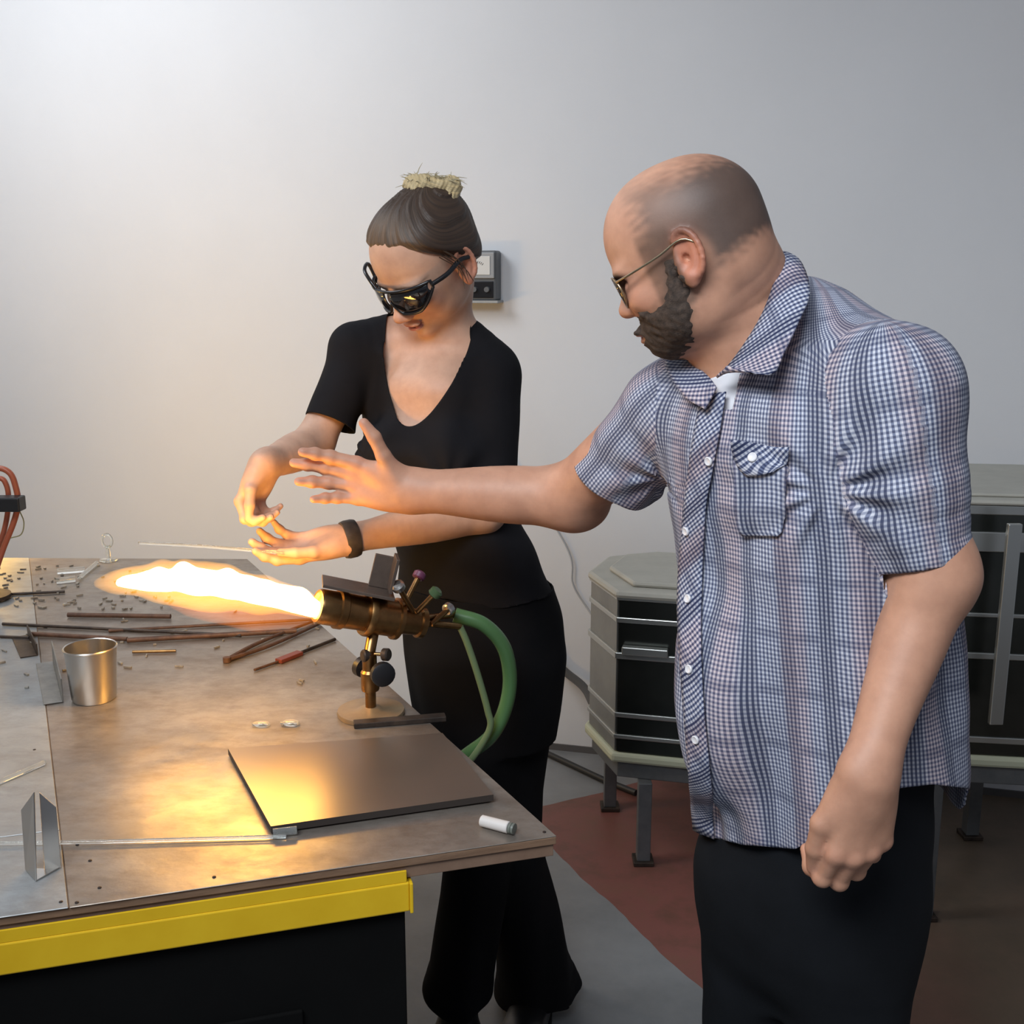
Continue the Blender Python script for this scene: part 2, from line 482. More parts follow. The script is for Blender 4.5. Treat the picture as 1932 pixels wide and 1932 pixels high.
def head_frame(fwd, roll=0.):
    f = unit(fwd); l = unit(np.cross([0, 0, 1], f)); u = np.cross(f, l)
    if roll:
        c, s = math.cos(roll), math.sin(roll); l, u = l * c + u * s, u * c - l * s
    return np.stack([f, l, u])
class Head:
    def __init__(s, c, R, sc=1.): s.c = np.asarray(c, float); s.R = R; s.s = sc
    def w(s, x, y, z): return s.c + s.s * (np.array([x, y, z]) @ s.R)
    def loc(s, P): return (P - s.c) @ s.R.T / s.s
    def e(s, B, x, y, z, r, k=.012, op='u', rot=None):
        R = s.R if rot is None else rot @ s.R
        B.ell(s.w(x, y, z), np.array(r) * s.s, R, k * s.s, op)
def ry(a): a = math.radians(a); return np.array([[math.cos(a), 0, -math.sin(a)], [0, 1, 0], [math.sin(a), 0, math.cos(a)]])
def face(B, H, male=True):
    dn = .010 if male else 0.
    e = lambda *a, **k: H.e(B, *a, **k)
    e(-.010, 0, .010, (.095, .076, .084), k=.02)                 # cranium
    e(.030, 0, .015, (.066, .066, .070), k=.03)                  # forehead
    e(.030, 0, -.045, (.058, .062, .060), k=.03)                 # mid face
    if male:
        e(.040, 0, -.085, (.046, .050, .038), k=.03); e(.062, 0, -.110, (.026, .028, .020), k=.025)
        e(.010, .042, -.082, (.038, .018, .030), k=.03); e(.010, -.042, -.082, (.038, .018, .030), k=.03)
    else:
        e(.042, 0, -.082, (.040, .040, .038), k=.03); e(.072, 0, -.114, (.018, .019, .014), k=.018)
        e(.015, .040, -.076, (.036, .014, .024), k=.03); e(.015, -.040, -.076, (.036, .014, .024), k=.03)
    for s in (1, -1):
        e(.078, s * .030, -.012, (.014, .024, .007 if male else .005), k=.016)    # brow
        e(.086, s * .031, -.032, (.014, .018, .012), k=.012, op='s')    # socket
        e(.073, s * .031, -.032, (.0125, .0135, .0125), k=.003)         # eyeball and lid
        e(.066, s * .040, -.052, (.020, .020, .016), k=.02)             # cheekbone
        e(.096 - dn * .4 + .003 * (not male), s * .0115, -.069 + dn, (.011, .0072, .0065), k=.007)         # nostril wing
    B.chain([H.w(.088, 0, -.020), H.w(.100 - dn * .3, 0, -.045 + dn * .5), H.w(.112 - dn * .8, 0, -.062 + dn)], np.array([.007, .0085, .0095]) * H.s, k=.012 * H.s)
    e(.110 - dn * .8, 0, -.064 + dn, (.011, .0105, .009), k=.006)
    e(.094, 0, -.0885, (.011, .021, .0052), k=.006)                      # upper lip
    e(.091, 0, -.0985, (.011, .017, .0058), k=.006)                      # lower lip
    e(.101, 0, -.0935, (.006, .020, .0012), k=.004, op='s')
    for s in (1, -1):                                                   # ears
        yy = .076
        A = H.R
        rot = ry(-12)
        e(-.012, s * (yy + .002), -.034, (.019, .007, .033), k=.005, rot=rot)
        e(-.008, s * (yy + .008), -.030, (.010, .005, .020), k=.004, op='s', rot=rot)
        e(-.008, s * (yy + .002), -.034, (.005, .006, .006), k=.003, op='s')
        rim = []
        for a in np.linspace(-2.0, 2.35, 15):
            rim.append(H.w(-.013 - .017 * math.cos(a) + .000, s * (yy + .006 + .004 * math.cos(a)), -.030 + .029 * math.sin(a)))
        B.chain(rim, [.0034 * H.s] * len(rim), k=.003)
        e(-.006, s * (yy + .004), -.060, (.008, .005, .010), k=.006)        # lobe
        e(.001, s * (yy + .000), -.036, (.0045, .0045, .007), k=.004)       # tragus
def face_col(H, P, base, male=True):
    L = H.loc(P); x, y, z = L.T; ay = np.abs(y)
    col = np.tile(np.array(base), (len(P), 1))
    def mixc(m, c):
        m = np.clip(m, 0, 1)[:, None]; col[:] = col * (1 - m) + np.array(c) * m
    on = (np.linalg.norm(L, axis=1) < .2)
    b = np.array(base)
    mixc(on * sstep(.05, .02, np.sqrt((x - .075) ** 2 + (ay - .04) ** 2 + (z + .055) ** 2)) * .35, b * (1.05, .78, .74))
    mixc(on * sstep(.024, .010, np.sqrt((x - .110) ** 2 + y * y + (z + .066) ** 2)) * .35, b * (1.05, .72, .68))
    mixc(on * sstep(.020, .008, np.abs(ay - .088)) * sstep(.045, .03, np.hypot(x + .012, z + .032)) * .6, b * (1.0, .58, .50))
    lip = sstep(.0085, .0065, np.abs(z + .0935) + ay * .12) * sstep(.020, .015, ay) * (x > .084) * on
    mixc(lip, (.42, .16, .14) if not male else (.45, .22, .19))
    mixc(on * (x > .08) * sstep(.0015, .0005, np.abs(z + .0935)) * sstep(.018, .014, ay), (.16, .06, .05))
    brow = on * (x > .055) * sstep(.006, .003, np.abs(z + .012 + (ay - .032) ** 2 * 6)) * sstep(.026, .02, np.abs(ay - .032))
    mixc(brow * .8, (.09, .055, .035))
    return col, L, mixc

# ============================================================ the man
man = thing('person', 'man in a blue and white checked short-sleeved shirt reaching his arm toward the flame', 'person')
mf = np.array([-.74, -.67]); mf /= np.linalg.norm(mf)          # where the chest faces
ml_ = np.array([-mf[1], mf[0]])                                # his left
def levels(rows, Y, fr, ratio, sc=1.):
    out = []
    for r in rows:
        py, L, R = r[:3]; Yc = r[3] if len(r) > 3 else Y; a = W(L, py, Yc); b = W(R, py, Yc)
        w_ = (b[0] - a[0]) / 2 * sc; s = math.sqrt((fr[1]) ** 2 + (ratio * fr[0]) ** 2)
        out.append((a[2], (a[0] + b[0]) / 2, Yc, w_ / s, ratio * w_ / s))
    return out
mY = 1.42
m_levels = levels([(655, 1350, 1690), (720, 1262, 1765), (850, 1238, 1785), (1000, 1258, 1795), (1150, 1270, 1800), (1300, 1284, 1805), (1450, 1300, 1815), (1600, 1310, 1822), (1700, 1315, 1800)], mY, mf, .84, .885)
mHf = unit([-.853, .345, -.42]); mHR = head_frame(mHf); MH = Head(W(1291, 447, 1.40), mHR, .985)
ls, le_, lw = W(1690, 735, 1.275), W(1758, 1085, 1.245), W(1636, 1468, 1.165)
ls2 = W(1698, 900, 1.27); lc = W(1747, 1060, 1.25)
rs, re_, rw = W(1262, 780, 1.52), W(1075, 938, 1.66), W(768, 925, 1.70)
rc_ = W(1160, 905, 1.60)

# --- shirt field
SH = Body(); TOR = Body(); SL = Body(); SR = Body()
TOR.stack(m_levels, mf)
TOR.chain([W(1335, 730, 1.50), W(1475, 640, 1.44), W(1585, 685, 1.38), W(1685, 745, 1.31)], [.066, .080, .078, .074], k=.05)
TOR.ell(W(1570, 790, 1.47), (.115, .09, .13), k=.07)                       # upper back
TOR.ell(W(1355, 1330, 1.36), (.055, .05, .12), k=.07)                    # belly
SL.chain([ls, ls2, lc, lc + (lc - ls2) * .25], [.076, .075, .0545, .050], k=.03)
SR.chain([rs, rs * .5 + rc_ * .5, rc_, rc_ + (rc_ - rs) * .25], [.070, .067, .066, .066], k=.03)
SH.p = TOR.p + SL.p + SR.p
for p_ in SL.p + SR.p: p_.k = .035
def m_folds(P):
    q = P - np.array([W(1535, 900, mY)[0], mY, 0]); z = P[:, 2]
    th = np.arctan2(q @ np.array([ml_[0], ml_[1], 0]), q @ np.array([mf[0], mf[1], 0]))
    low = sstep(1.35, 1.0, z)
    d = .0055 * low * np.sin(th * 7 + 1.2 * np.sin(z * 9) + .6) + .003 * low * np.sin(th * 13 + 2 * np.sin(z * 7))
    d += .0022 * nz(P, 22, 3) + .0012 * nz(P, 60, 5)
    # pulls running from the armpit down and across
    c = W(1560, 930, 1.24); r = P - c; ang = np.arctan2(r[:, 2], r[:, 0]); rad = np.linalg.norm(r, axis=1)
    d += .0055 * np.exp(-(rad / .15) ** 2) * np.sin(ang * 9 + 1.0) * sstep(.01, .05, rad)
    c2 = W(1245, 900, 1.52); r = P - c2; rad = np.linalg.norm(r, axis=1); ang = np.arctan2(r[:, 2], r[:, 0])
    d += .004 * np.exp(-(rad / .10) ** 2) * np.sin(ang * 8) * sstep(.01, .04, rad)
    return d
SH.disp = m_folds
# neck opening, hem and cuffs
nC = W(1405, 600, 1.42); nA = unit(W(1462, 480, 1.43) - W(1380, 670, 1.38))
nax = unit(W(1375, 520, 1.42) - W(1440, 650, 1.42))
hemL, hemR = G(1312, 1578, 0), None
hz_front = W(1420, 1592, 1.30)[2]; hz_back = W(1790, 1490, 1.52)[2]
cutL_n = unit(lc - ls2 + np.array([0, 0, 0])); cutR_n = unit([-.060, .06, -.13])
def cutp(p, n): return lambda P: (P - p) @ n
def m_clip(P):
    dx, dy, dz = P[:, 0], P[:, 1], P[:, 2] - EYE; zc = dy * cp - dz * sp_; yc = dy * sp_ + dz * cp
    px_, py_ = 966 + F * dx / zc, 966 - F * yc / zc
    hy = np.interp(px_, [1290, 1312, 1400, 1500, 1560, 1620, 1690, 1760, 1850], [1566, 1572, 1594, 1602, 1572, 1522, 1488, 1480, 1490])
    gf = (py_ - hy) * zc / F
    cx_ = W(1560, 1500, mY)[0]; back = sstep(-.01, .03, (P[:, 0] - cx_) * .36 + (P[:, 1] - mY) * .93)
    g = gf * (1 - back) + (W(1840, 1495, 1.43)[2] - P[:, 2]) * back
    dT = TOR.ev(P); dL = SL.ev(P); dR = SR.ev(P)
    g = np.where(P[:, 2] < 1.05, g, -.05)
    gl = (P - lc) @ unit(lc - ls2 + np.array([.0, 0, -.03])); g = np.maximum(g, np.where((dL < dT) & (dL < .03), gl, -.05))
    gr = (P - rc_) @ cutR_n; g = np.maximum(g, np.where((dR < dT + .01) & (P[:, 0] < W(1262, 900, 1.5)[0]), gr, -.05))
    # neck hole: round the neck, V at the front
    q = P - nC; h = q @ nax; rr = np.linalg.norm(q - np.outer(h, nax), axis=1)
    hole = np.where(h > -.09, .074 - rr, -.05)
    vx = P - W(1352, 735, 1.36); tri = np.minimum(.020 - np.abs(vx[:, 0] - vx[:, 2] * .25), np.minimum(vx[:, 2] + .022, .10 - vx[:, 2]))
    tri = np.where(P[:, 1] < 1.42, tri, -.05)
    return np.maximum(g, np.maximum(hole, tri))
V, Q = SH.mesh(.0045, lo=(W(1040, 900, 1.6)[0], 1.05, .74), hi=(.78, 1.85, 1.66))
V, Q = clip(V, Q, m_clip)
me = to_mesh('shirt', V, Q)
def sleeve_uv(P, a, b, ref):
    d = unit(b - a); q = P - a; v = q @ d; rr = unit(ref - d * (ref @ d)); t = np.cross(d, rr)
    return np.stack([np.arctan2(q @ t, q @ rr) * .068, v], -1)
ctr = V[Q].mean(1); dT, dL, dR = TOR.ev(ctr), SL.ev(ctr), SR.ev(ctr)
PV = V[Q]; cx0 = np.array([np.interp(PV[..., 2].ravel(), [l[0] for l in m_levels][::-1], [l[1] for l in m_levels][::-1])]).reshape(PV.shape[:2])
q0 = PV[..., 0] - cx0; q1 = PV[..., 1] - mY
f_ = q0 * mf[0] + q1 * mf[1]; l_ = q0 * ml_[0] + q1 * ml_[1]
th = np.arctan2(l_, f_); rr = np.hypot(f_, l_)
th0 = th[:, :1]; th = th0 + (th - th0 + math.pi) % (2 * math.pi) - math.pi
top = np.clip((PV[..., 2] - 1.42) / .06, 0, 1)
uvT = np.stack([th * .195, PV[..., 2] - .95 * rr * top], -1)
uvL = sleeve_uv(PV.reshape(-1, 3), ls, lc, np.array([0, 1., 0])).reshape(PV.shape[:2] + (2,))
uvR = sleeve_uv(PV.reshape(-1, 3), rs, rc_, np.array([0, 1., 0])).reshape(PV.shape[:2] + (2,))
uv = np.where(((dL < dT) & (dL < dR))[:, None, None], uvL, np.where((dR < dT)[:, None, None], uvR, uvT))
uvset(me, Q, uv)
shirt = solid(put('shirt', me, M_check, man), .0022)

# --- collar, placket, pocket: cloth laid on the shirt surface
def patch(name, F_, rows, m, parent, lift=.004, nu=10, nv=30, th_=.0022, thick=.002, uvrot=False, tilt=None, dome=0., disp=True):
    """rows: list of (left pixel, right pixel) down the piece; cast onto field F_"""
    Ls = spline([np.array([*r[0], 0.]) for r in rows], nv); Rs = spline([np.array([*r[1], 0.]) for r in rows], nv)
    pix = [tuple((L * (1 - t) + R * t)[:2]) for L, R in zip(Ls, Rs) for t in np.linspace(0, 1, nu)]
    P = F_.hit(pix); Y = P[:, 1].reshape(nv + 1, nu); Y = np.minimum(Y, Y.min(1)[:, None] + .035)
    med = np.median(Y.min(1)); Y = np.minimum(Y, med + .10)
    N_ = F_.grad(np.array([W(a[0], a[1], y) for a, y in zip(pix, Y.ravel())]))
    for _ in range(2): Y[1:-1] = (Y[:-2] + 2 * Y[1:-1] + Y[2:]) / 4; Y[:, 1:-1] = (Y[:, :-2] + 2 * Y[:, 1:-1] + Y[:, 2:]) / 4
    P = np.array([W(px_[0], px_[1], y) for px_, y in zip(pix, Y.ravel())])
    e_ = np.tile(np.sin(np.linspace(0, math.pi, nu)) ** .5, nv + 1)[:, None]
    P = P + N_ * (lift + dome * e_)
    q = []
    for i in range(nv):
        for j in range(nu - 1):
            a = i * nu + j; q.append((a, a + nu, a + nu + 1, a + 1))
    q = np.array(q); me = to_mesh(name, P, q)
    Pg = P.reshape(nv + 1, nu, 3)
    uu = np.concatenate([np.zeros((nv + 1, 1)), np.cumsum(np.linalg.norm(np.diff(Pg, axis=1), axis=2), 1)], 1)
    vv = np.concatenate([np.zeros((1, nu)), np.cumsum(np.linalg.norm(np.diff(Pg, axis=0), axis=2), 0)], 0)
    U = np.stack([uu, -vv], -1).reshape(-1, 2)
    uvset(me, q, U[q]); o = put(name, me, m, parent); solid(o, thick, 0.)
    return o, P.reshape(nv + 1, nu, 3)
pl, plP = patch('placket', SH, [((1330, 748), (1375, 742)), ((1312, 840), (1357, 850)), ((1298, 950), (1338, 955)), ((1288, 1080), (1330, 1080)), ((1287, 1200), (1328, 1205)), ((1297, 1350), (1335, 1350)), ((1306, 1460), (1345, 1460)), ((1316, 1566), (1352, 1580))], M_check_d, man, nu=6, nv=50, lift=.006)
pl['label'] = 'button band with diagonal stripes'
fl, _ = patch('pocket_flap', SH, [((1382, 832), (1494, 842)), ((1386, 852), (1493, 866)), ((1398, 878), (1480, 884)), ((1415, 894), (1462, 892))], M_check_d, man, nu=10, nv=10, lift=.007)
pk, _ = patch('pocket', SH, [((1388, 868), (1488, 876)), ((1390, 930), (1485, 936)), ((1394, 990), (1482, 996)), ((1404, 1008), (1472, 1012))], M_check, man, nu=10, nv=12, lift=.005)
for (bx, by) in ((1303, 1000), (1345, 868), (1306, 1130), (1308, 1262), (1320, 1392), (1424, 866)):
    p = SH.hit([(bx, by)])[0]; n_ = SH.grad(p[None])[0]
    bm = bmesh.new(); lathe(bm, p + n_ * .008, n_, [(-.001, 0), (-.001, .0056), (.0012, .0058), (.0020, .0048), (.0014, .0036), (.0014, 0)], 16)
    bm_obj('button', bm, M_button, man, True)
def ribbon(name, ins, outs, m, parent, nu=8, nv=24, bulge=.004, thick=.003, toward=None):
    I = spline(ins, nv); O = spline(outs, nv); P = []
    for a, b in zip(I, O):
        for t in np.linspace(0, 1, nu):
            p = a * (1 - t) + b * t; n_ = np.array([0, -1, .3]) if toward is None else toward
            P.append(p + unit(n_) * bulge * math.sin(t * math.pi))
    P = np.array(P); q = np.array([(i * nu + j, i * nu + j + 1, (i + 1) * nu + j + 1, (i + 1) * nu + j) for i in range(nv) for j in range(nu - 1)])
    me = to_mesh(name, P, q); Pg = P.reshape(nv + 1, nu, 3)
    uu = np.concatenate([np.zeros((nv + 1, 1)), np.cumsum(np.linalg.norm(np.diff(Pg, axis=1), axis=2), 1)], 1)
    vv = np.repeat(np.concatenate([[0], np.cumsum(np.linalg.norm(np.diff(Pg[:, 0], axis=0), axis=1))])[:, None], nu, 1)
    U = np.stack([vv, uu], -1).reshape(-1, 2); uvset(me, q, U[q]); o = put(name, me, m, parent); solid(o, thick, 0.); return o
# near leaf of the collar, then round the back, then the far leaf
ribbon('collar', [W(1352, 712, 1.335), W(1375, 690, 1.325), W(1408, 645, 1.325), W(1440, 590, 1.335), W(1462, 530, 1.355), W(1474, 482, 1.395), W(1462, 477, 1.43), W(1435, 492, 1.465), W(1400, 530, 1.49)],
       [W(1372, 690, 1.31), W(1452, 708, 1.265), W(1478, 668, 1.268), W(1508, 605, 1.285), W(1528, 552, 1.318), W(1512, 498, 1.39), W(1490, 484, 1.45), W(1452, 500, 1.50), W(1410, 545, 1.53)], M_check_d, man, bulge=.006)
ribbon('collar', [W(1352, 730, 1.345), W(1338, 712, 1.37), W(1312, 690, 1.41), W(1290, 672, 1.45), W(1310, 640, 1.50)],
       [W(1330, 772, 1.335), W(1296, 752, 1.37), W(1268, 715, 1.41), W(1256, 680, 1.45), W(1290, 640, 1.52)], M_check_d, man, bulge=.004)

# --- skin
MB_ = Body()
MB_.stack([(z, x, y, a - .014, b - .014) for z, x, y, a, b in m_levels if z > 1.0], mf)
MB_.chain([W(1350, 735, 1.50), W(1475, 650, 1.44), W(1585, 695, 1.39), W(1685, 755, 1.31)], [.052, .064, .062, .058], k=.05)
MB_.chain([W(1410, 640, 1.42), W(1390, 560, 1.42), MH.w(-.032, 0, -.045)], [.078, .070, .062], k=.03)
MB_.cap(W(1430, 610, 1.44), MH.w(-.052, 0, -.03), .052, .040, k=.03)                                  # heavy nape
MB_.ell(MH.w(.010, 0, -.108), np.array([.050, .046, .028]) * 1.04, mHR, k=.03)                             # under chin
face(MB_, MH, True)
# left arm (hanging)
MB_.chain([ls, ls * .45 + le_ * .55, le_], [.060, .052, .046], k=.02)
ela = W(1718, 1215, 1.225)
MB_.chain([le_ + np.array([.004, 0, .0]), ela, W(1672, 1345, 1.195), lw], [.0440, .0400, .0330, .0290], k=.03)
MB_.ell(le_ + np.array([.014, 0.0, .002]), (.026, .03, .036), k=.03)
hl = hand(MB_, lw, unit([-.04, -.06, -1.0]), unit([-.22, 1, .0]), True, 1.04, curl=((28, 62, 40), (30, 66, 42), (34, 66, 42), (38, 66, 40)), fan=2, wr=.030, fr=1.12,
          thumb=((.80, .50, .12), (.97, .0, .25), (.95, -.15, .30)))
# right arm (reaching)
MB_.chain([rs, rs * .5 + re_ * .5, re_], [.058, .052, .046], k=.02)
MB_.chain([re_, re_ * .62 + rw * .38, re_ * .25 + rw * .75, rw], [.045, .0450, .036, .0305], k=.03)
MB_.ell(re_ + np.array([.02, 0, -.016]), (.035, .03, .028), k=.03)
hr = hand(MB_, rw, unit([-1, .06, .19]), unit([.02, -1, -.12]), False, .97, curl=((8, 10, 8), (4, 6, 6), (8, 12, 8), (12, 14, 10)), fan=3.6, wr=.032, fr=1.14,
          thumb=((.62, .85, .30), (.55, .85, .12), (.70, .72, .05)))
V, Q = MB_.mesh(.003)
def beard_mask(P):
    L = MH.loc(P); x, y, z = L.T; ay = np.abs(y); n_ = nz(P, 70, 2) * .006 + nz(P, 520, 9) * .005
    edge = np.interp(x, [0, .018, .030, .045, .060, .075, .095, .12], [-.022, -.030, -.058, -.074, -.076, -.069, -.067, -.067])
    up_ = sstep(.010, -.014, z - edge + n_)
    back = sstep(-.012, .018, x - .002 + (z + .05) * .20 + n_)
    neck = sstep(-.004, .028, (z + .132) + (x - .02) * .45 + n_)
    lip = sstep(.010, .014, np.hypot((z + .095) * 1.2, ay * .55)); lip = np.where(x > .07, lip, 1)
    return up_ * back * neck * lip * (np.linalg.norm(L, axis=1) < .2)
base = (.54, .295, .195)
col, L, mixc = face_col(MH, V, base, True)
x, y, z = L.T; ay = np.abs(y); rad = np.linalg.norm(L, axis=1)
on = sstep(.20, .17, rad)
# close-cropped hair: sides and back, fading out over the bald top
n1 = nz(V, 70, 2) * .010 + nz(V, 500, 9) * .006
side = sstep(-.004, .030, .046 - x * .9 + 0 * z + n1) * sstep(.098, .048, z - x * .12 + n1) * sstep(-.078, -.052, z + x * .25 + n1 * .6)
side = side * (1 - sstep(.035, .012, np.hypot(x + .012, (z + .036) * .85)) * (ay > .06))
side *= sstep(.056, .044, x + n1)
mixc(on * side * (.68 + .22 * sstep(.0, -.06, x)), (.048, .038, .034))
burn = on * sstep(.026, .017, np.abs(x - .022)) * sstep(-.092, -.08, z) * sstep(.02, 0, z) * (ay > .045)
mixc(burn * .6, (.10, .06, .04))
bm_ = beard_mask(V)
mixc(bm_ * .88, (.085, .052, .034))
mixc(on * sstep(.3, .9, z / .09 * 1.0) * sstep(.07, .0, np.abs(x - .02)) * .18, (.72, .46, .34))
# reddish hands
for hd in (hl, hr):
    for kn in hd['kn'] + hd['tips']:
        mixc(sstep(.022, .006, np.linalg.norm(V - kn, axis=1)) * .25, (.62, .28, .20))
me = to_mesh('body', V, Q); vcol(me, col); put('body', me, M_skin, man)
# nails on the reaching and hanging hands are turned away; beard as short hair of its own
BD = Body(); BD.p = [p for p in MB_.p if np.linalg.norm(p.c - MH.c) < .2 + p.R and p.R < .16]
BD.disp = lambda P: beard_mask(P) * .0056 - .0028 + .0009 * nz(P, 420, 8)
def bsel(P): return np.maximum(.30 - beard_mask(P), 0) - .0001
lo = MH.w(.05, 0, -.08) - .12; V, Q = BD.mesh(.0022, lo=lo, hi=lo + .24)
k_ = (beard_mask(V)[Q] > .25).all(1); V, Q = clip(V, Q[k_], lambda P: P[:, 0] * 0 - 1)
M_beard = speck('beard_hair', (.022, .014, .010), (.075, .048, .034), 160, .85, bump=.6, bscale=600)
put('beard', to_mesh('beard', V, Q), M_beard, man)['label'] = 'short dark brown full beard'
# undershirt
US = Body(); US.p = list(MB_.p[:5]); US.off = .003
def usel(P):
    q = P - nC; h = q @ nax; r_ = np.linalg.norm(q - np.outer(h, nax), axis=1)
    return np.maximum(h + .040, np.maximum(r_ - .125, 1.30 - P[:, 2]))
V, Q = US.mesh(.005, lo=(.1, 1.2, 1.28), hi=(.5, 1.65, 1.6)); V, Q = clip(V, Q, usel)
solid(put('undershirt', to_mesh('undershirt', V, Q), M_white, man), .002)
# glasses
gl = bpy.data.objects.new('sunglasses', None); link(gl, man); gl['label'] = 'thin framed dark sunglasses'
for s in (1, -1):
    bm = bmesh.new(); c0 = MH.w(.095, s * .033, -.033); R = MH.R
    ax_ = unit(R[0] + s * .22 * R[1] - .12 * R[2]); t1 = unit(np.cross(R[2], ax_)); t2 = np.cross(ax_, t1)
    ring = []; 
    for a in np.linspace(0, 2 * math.pi, 29)[:-1]:
        ca, sa = math.cos(a), math.sin(a); ex = .028 * np.sign(ca) * abs(ca) ** .8; ez = .0195 * np.sign(sa) * abs(sa) ** .8
        ring.append(c0 + t1 * ex * 1.04 + t2 * ez * 1.04 - ax_ * (ex * ex * 6))
    tube_obj('frame', ring, .0014, M_wire, gl, 8, True)
    c = bm.verts.new(c0 + ax_ * .0008); vs = [bm.verts.new(p + ax_ * .0003) for p in ring]
    for i in range(len(vs)): bm.faces.new((vs[i], vs[(i + 1) % len(vs)], c))
    o = bm_obj('lens', bm, M_lens, gl, True); solid(o, .002, 0)
    tube_obj('temple', spline([MH.w(.086, s * .062, -.022), MH.w(.06, s * .076, -.022), MH.w(.02, s * .0815, -.018), MH.w(-.012, s * .084, -.012), MH.w(-.030, s * .083, -.026)], 16), .0015, M_wire, gl, 8)
tube_obj('bridge', spline([MH.w(.099, .009, -.026), MH.w(.104, 0, -.023), MH.w(.099, -.009, -.026)], 8), .0015, M_wire, gl, 8)
# trousers and shoes
TR = Body()
hipc = W(1540, 1600, mY)
TR.stack([(hipc[2] + .24, hipc[0] + .0, mY, .150, .125), (hipc[2] + .06, hipc[0] + .0, mY, .150, .128), (hipc[2] - .02, hipc[0] - .005, mY, .152, .130), (hipc[2] - .10, hipc[0] - .010, mY, .142, .120), (hipc[2] - .17, hipc[0] - .010, mY, .115, .10), (hipc[2] - .24, hipc[0] - .01, mY, .05, .05)], mf)
for s, px_top, px_k in ((1, 1598, 1584), (-1, 1452, 1440)):
    off = .060 * s
    hp = np.array([W(px_top, 1640, 1.40)[0], mY + off * ml_[1] * 1.1, hipc[2] - .06]); kn_ = np.array([W(px_k, 1932, 1.40)[0], mY + off * ml_[1] * 1.3, .50])
    ft = np.array([kn_[0] + .005, kn_[1] + .02, .07])
    TR.chain([hp, kn_, ft], [.088, .076, .068], k=.04)
TR.disp = lambda P: .004 * nz(P, 16, 11) + .002 * nz(P, 40, 12)
V, Q = TR.mesh(.008); V, Q = clip(V, Q, lambda P: np.maximum(.045 - P[:, 2], P[:, 2] - (hipc[2] + .21)))
solid(put('trousers', to_mesh('trousers', V, Q), M_denim, man), .003)
def shoe(root, p, d, m=None):
    B = Body(); d = unit([d[0], d[1], 0]); up = np.array([0, 0, 1.]); s = np.cross(up, d); p = np.array([p[0], p[1], 0.])
    R = np.stack([d, s, up])
    B.ell(p + d * .05 + up * .034, (.125, .045, .034), R, k=.03); B.ell(p + d * .13 + up * .032, (.055, .044, .030), R, k=.03)
    B.cap(p - d * .02 + up * .05, p - d * .02 + up * .10, .042, .040, k=.03)
    V, Q = B.mesh(.006); V[:, 2] = np.maximum(V[:, 2], .012)
    o = put('shoe', to_mesh('shoe', V, Q), M_shoe, root)
    bm = bmesh.new(); ring = [p + d * (.06 + .135 * math.cos(a)) + s * .049 * math.sin(a) * (1 + .12 * math.cos(a)) for a in np.linspace(0, 2 * math.pi, 33)[:-1]]
    prism(bm, ring, 0.0005, .016); bm_obj('sole', bm, M_sole, o)
    return o
for s, px_k in ((1, 1584), (-1, 1440)):
    shoe(man, (W(px_k, 1932, 1.40)[0] + .01, mY + .085 * s * ml_[1] * 1.3 + .02, 0), mf)
rebase(man, (hipc[0], mY, 0))
# ============================================================ the woman
woman = thing('person', 'woman in a black scoop-neck top and dark wraparound glasses with pinned-up hair', 'person')
wf = unit([-.62, -.78]); wl = np.array([-wf[1], wf[0]])
wY = 2.06
w_levels = levels([(668, 705, 905), (720, 682, 935), (800, 684, 925), (860, 700, 935), (940, 735, 960, 2.07), (1010, 748, 990), (1080, 752, 1030), (1150, 762, 1052), (1230, 768, 1060), (1320, 780, 1050), (1380, 790, 1040)], wY, wf, .74)
wHf = unit([-.62, -.56, -.60]); wHR = head_frame(wHf, roll=-.06); WH = Head(W(799, 474, 1.99), wHR, .985)
wrs, wre, wrw = W(672, 668, 2.06), W(592, 838, 1.99), W(498, 879, 1.84)
wls, wle, wlw = W(922, 712, 2.04), W(912, 962, 1.97), W(650, 1019, 1.86)
wrc = W(622, 798, 2.005); wlc = W(908, 886, 1.985)
TS = Body(); TT = Body(); TL = Body(); TRr = Body()
TT.stack(w_levels, wf)
TT.chain([W(672, 655, 2.06), W(760, 648, 2.08), W(850, 650, 2.07), W(925, 700, 2.04)], [.048, .060, .062, .052], k=.05)
TT.ell(W(735, 862, 1.965), (.062, .056, .060), k=.05); TT.ell(W(845, 872, 1.945), (.062, .056, .060), k=.05)
TL.chain([wls, wls * .5 + wlc * .5, wlc, wlc + (wlc - wls) * .2], [.060, .064, .0665, .067], k=.03)
TRr.chain([wrs, wrs * .5 + wrc * .5, wrc, wrc + (wrc - wrs) * .2], [.050, .0475, .0475, .0475], k=.03)
TS.p = TT.p + TL.p + TRr.p
for p_ in TL.p + TRr.p: p_.k = .022
def w_folds(P):
    d = .0015 * nz(P, 24, 21) + .001 * nz(P, 60, 22)
    for c, sg in ((W(700, 850, 1.99), .10), (W(850, 900, 1.95), .10)):
        r = P - c; rad = np.linalg.norm(r, axis=1); ang = np.arctan2(r[:, 2], r[:, 0])
        d += .0028 * np.exp(-(rad / sg) ** 2) * np.sin(ang * 8 + 1) * sstep(.01, .05, rad)
    d += .003 * np.sin(P[:, 2] * 60 + P[:, 0] * 25) * sstep(1.12, 1.05, P[:, 2]) * sstep(.86, .95, P[:, 2])
    return d
TS.disp = w_folds
wn0 = W(770, 655, 1.93)
hem_w = W(900, 1135, 1.95)[2]
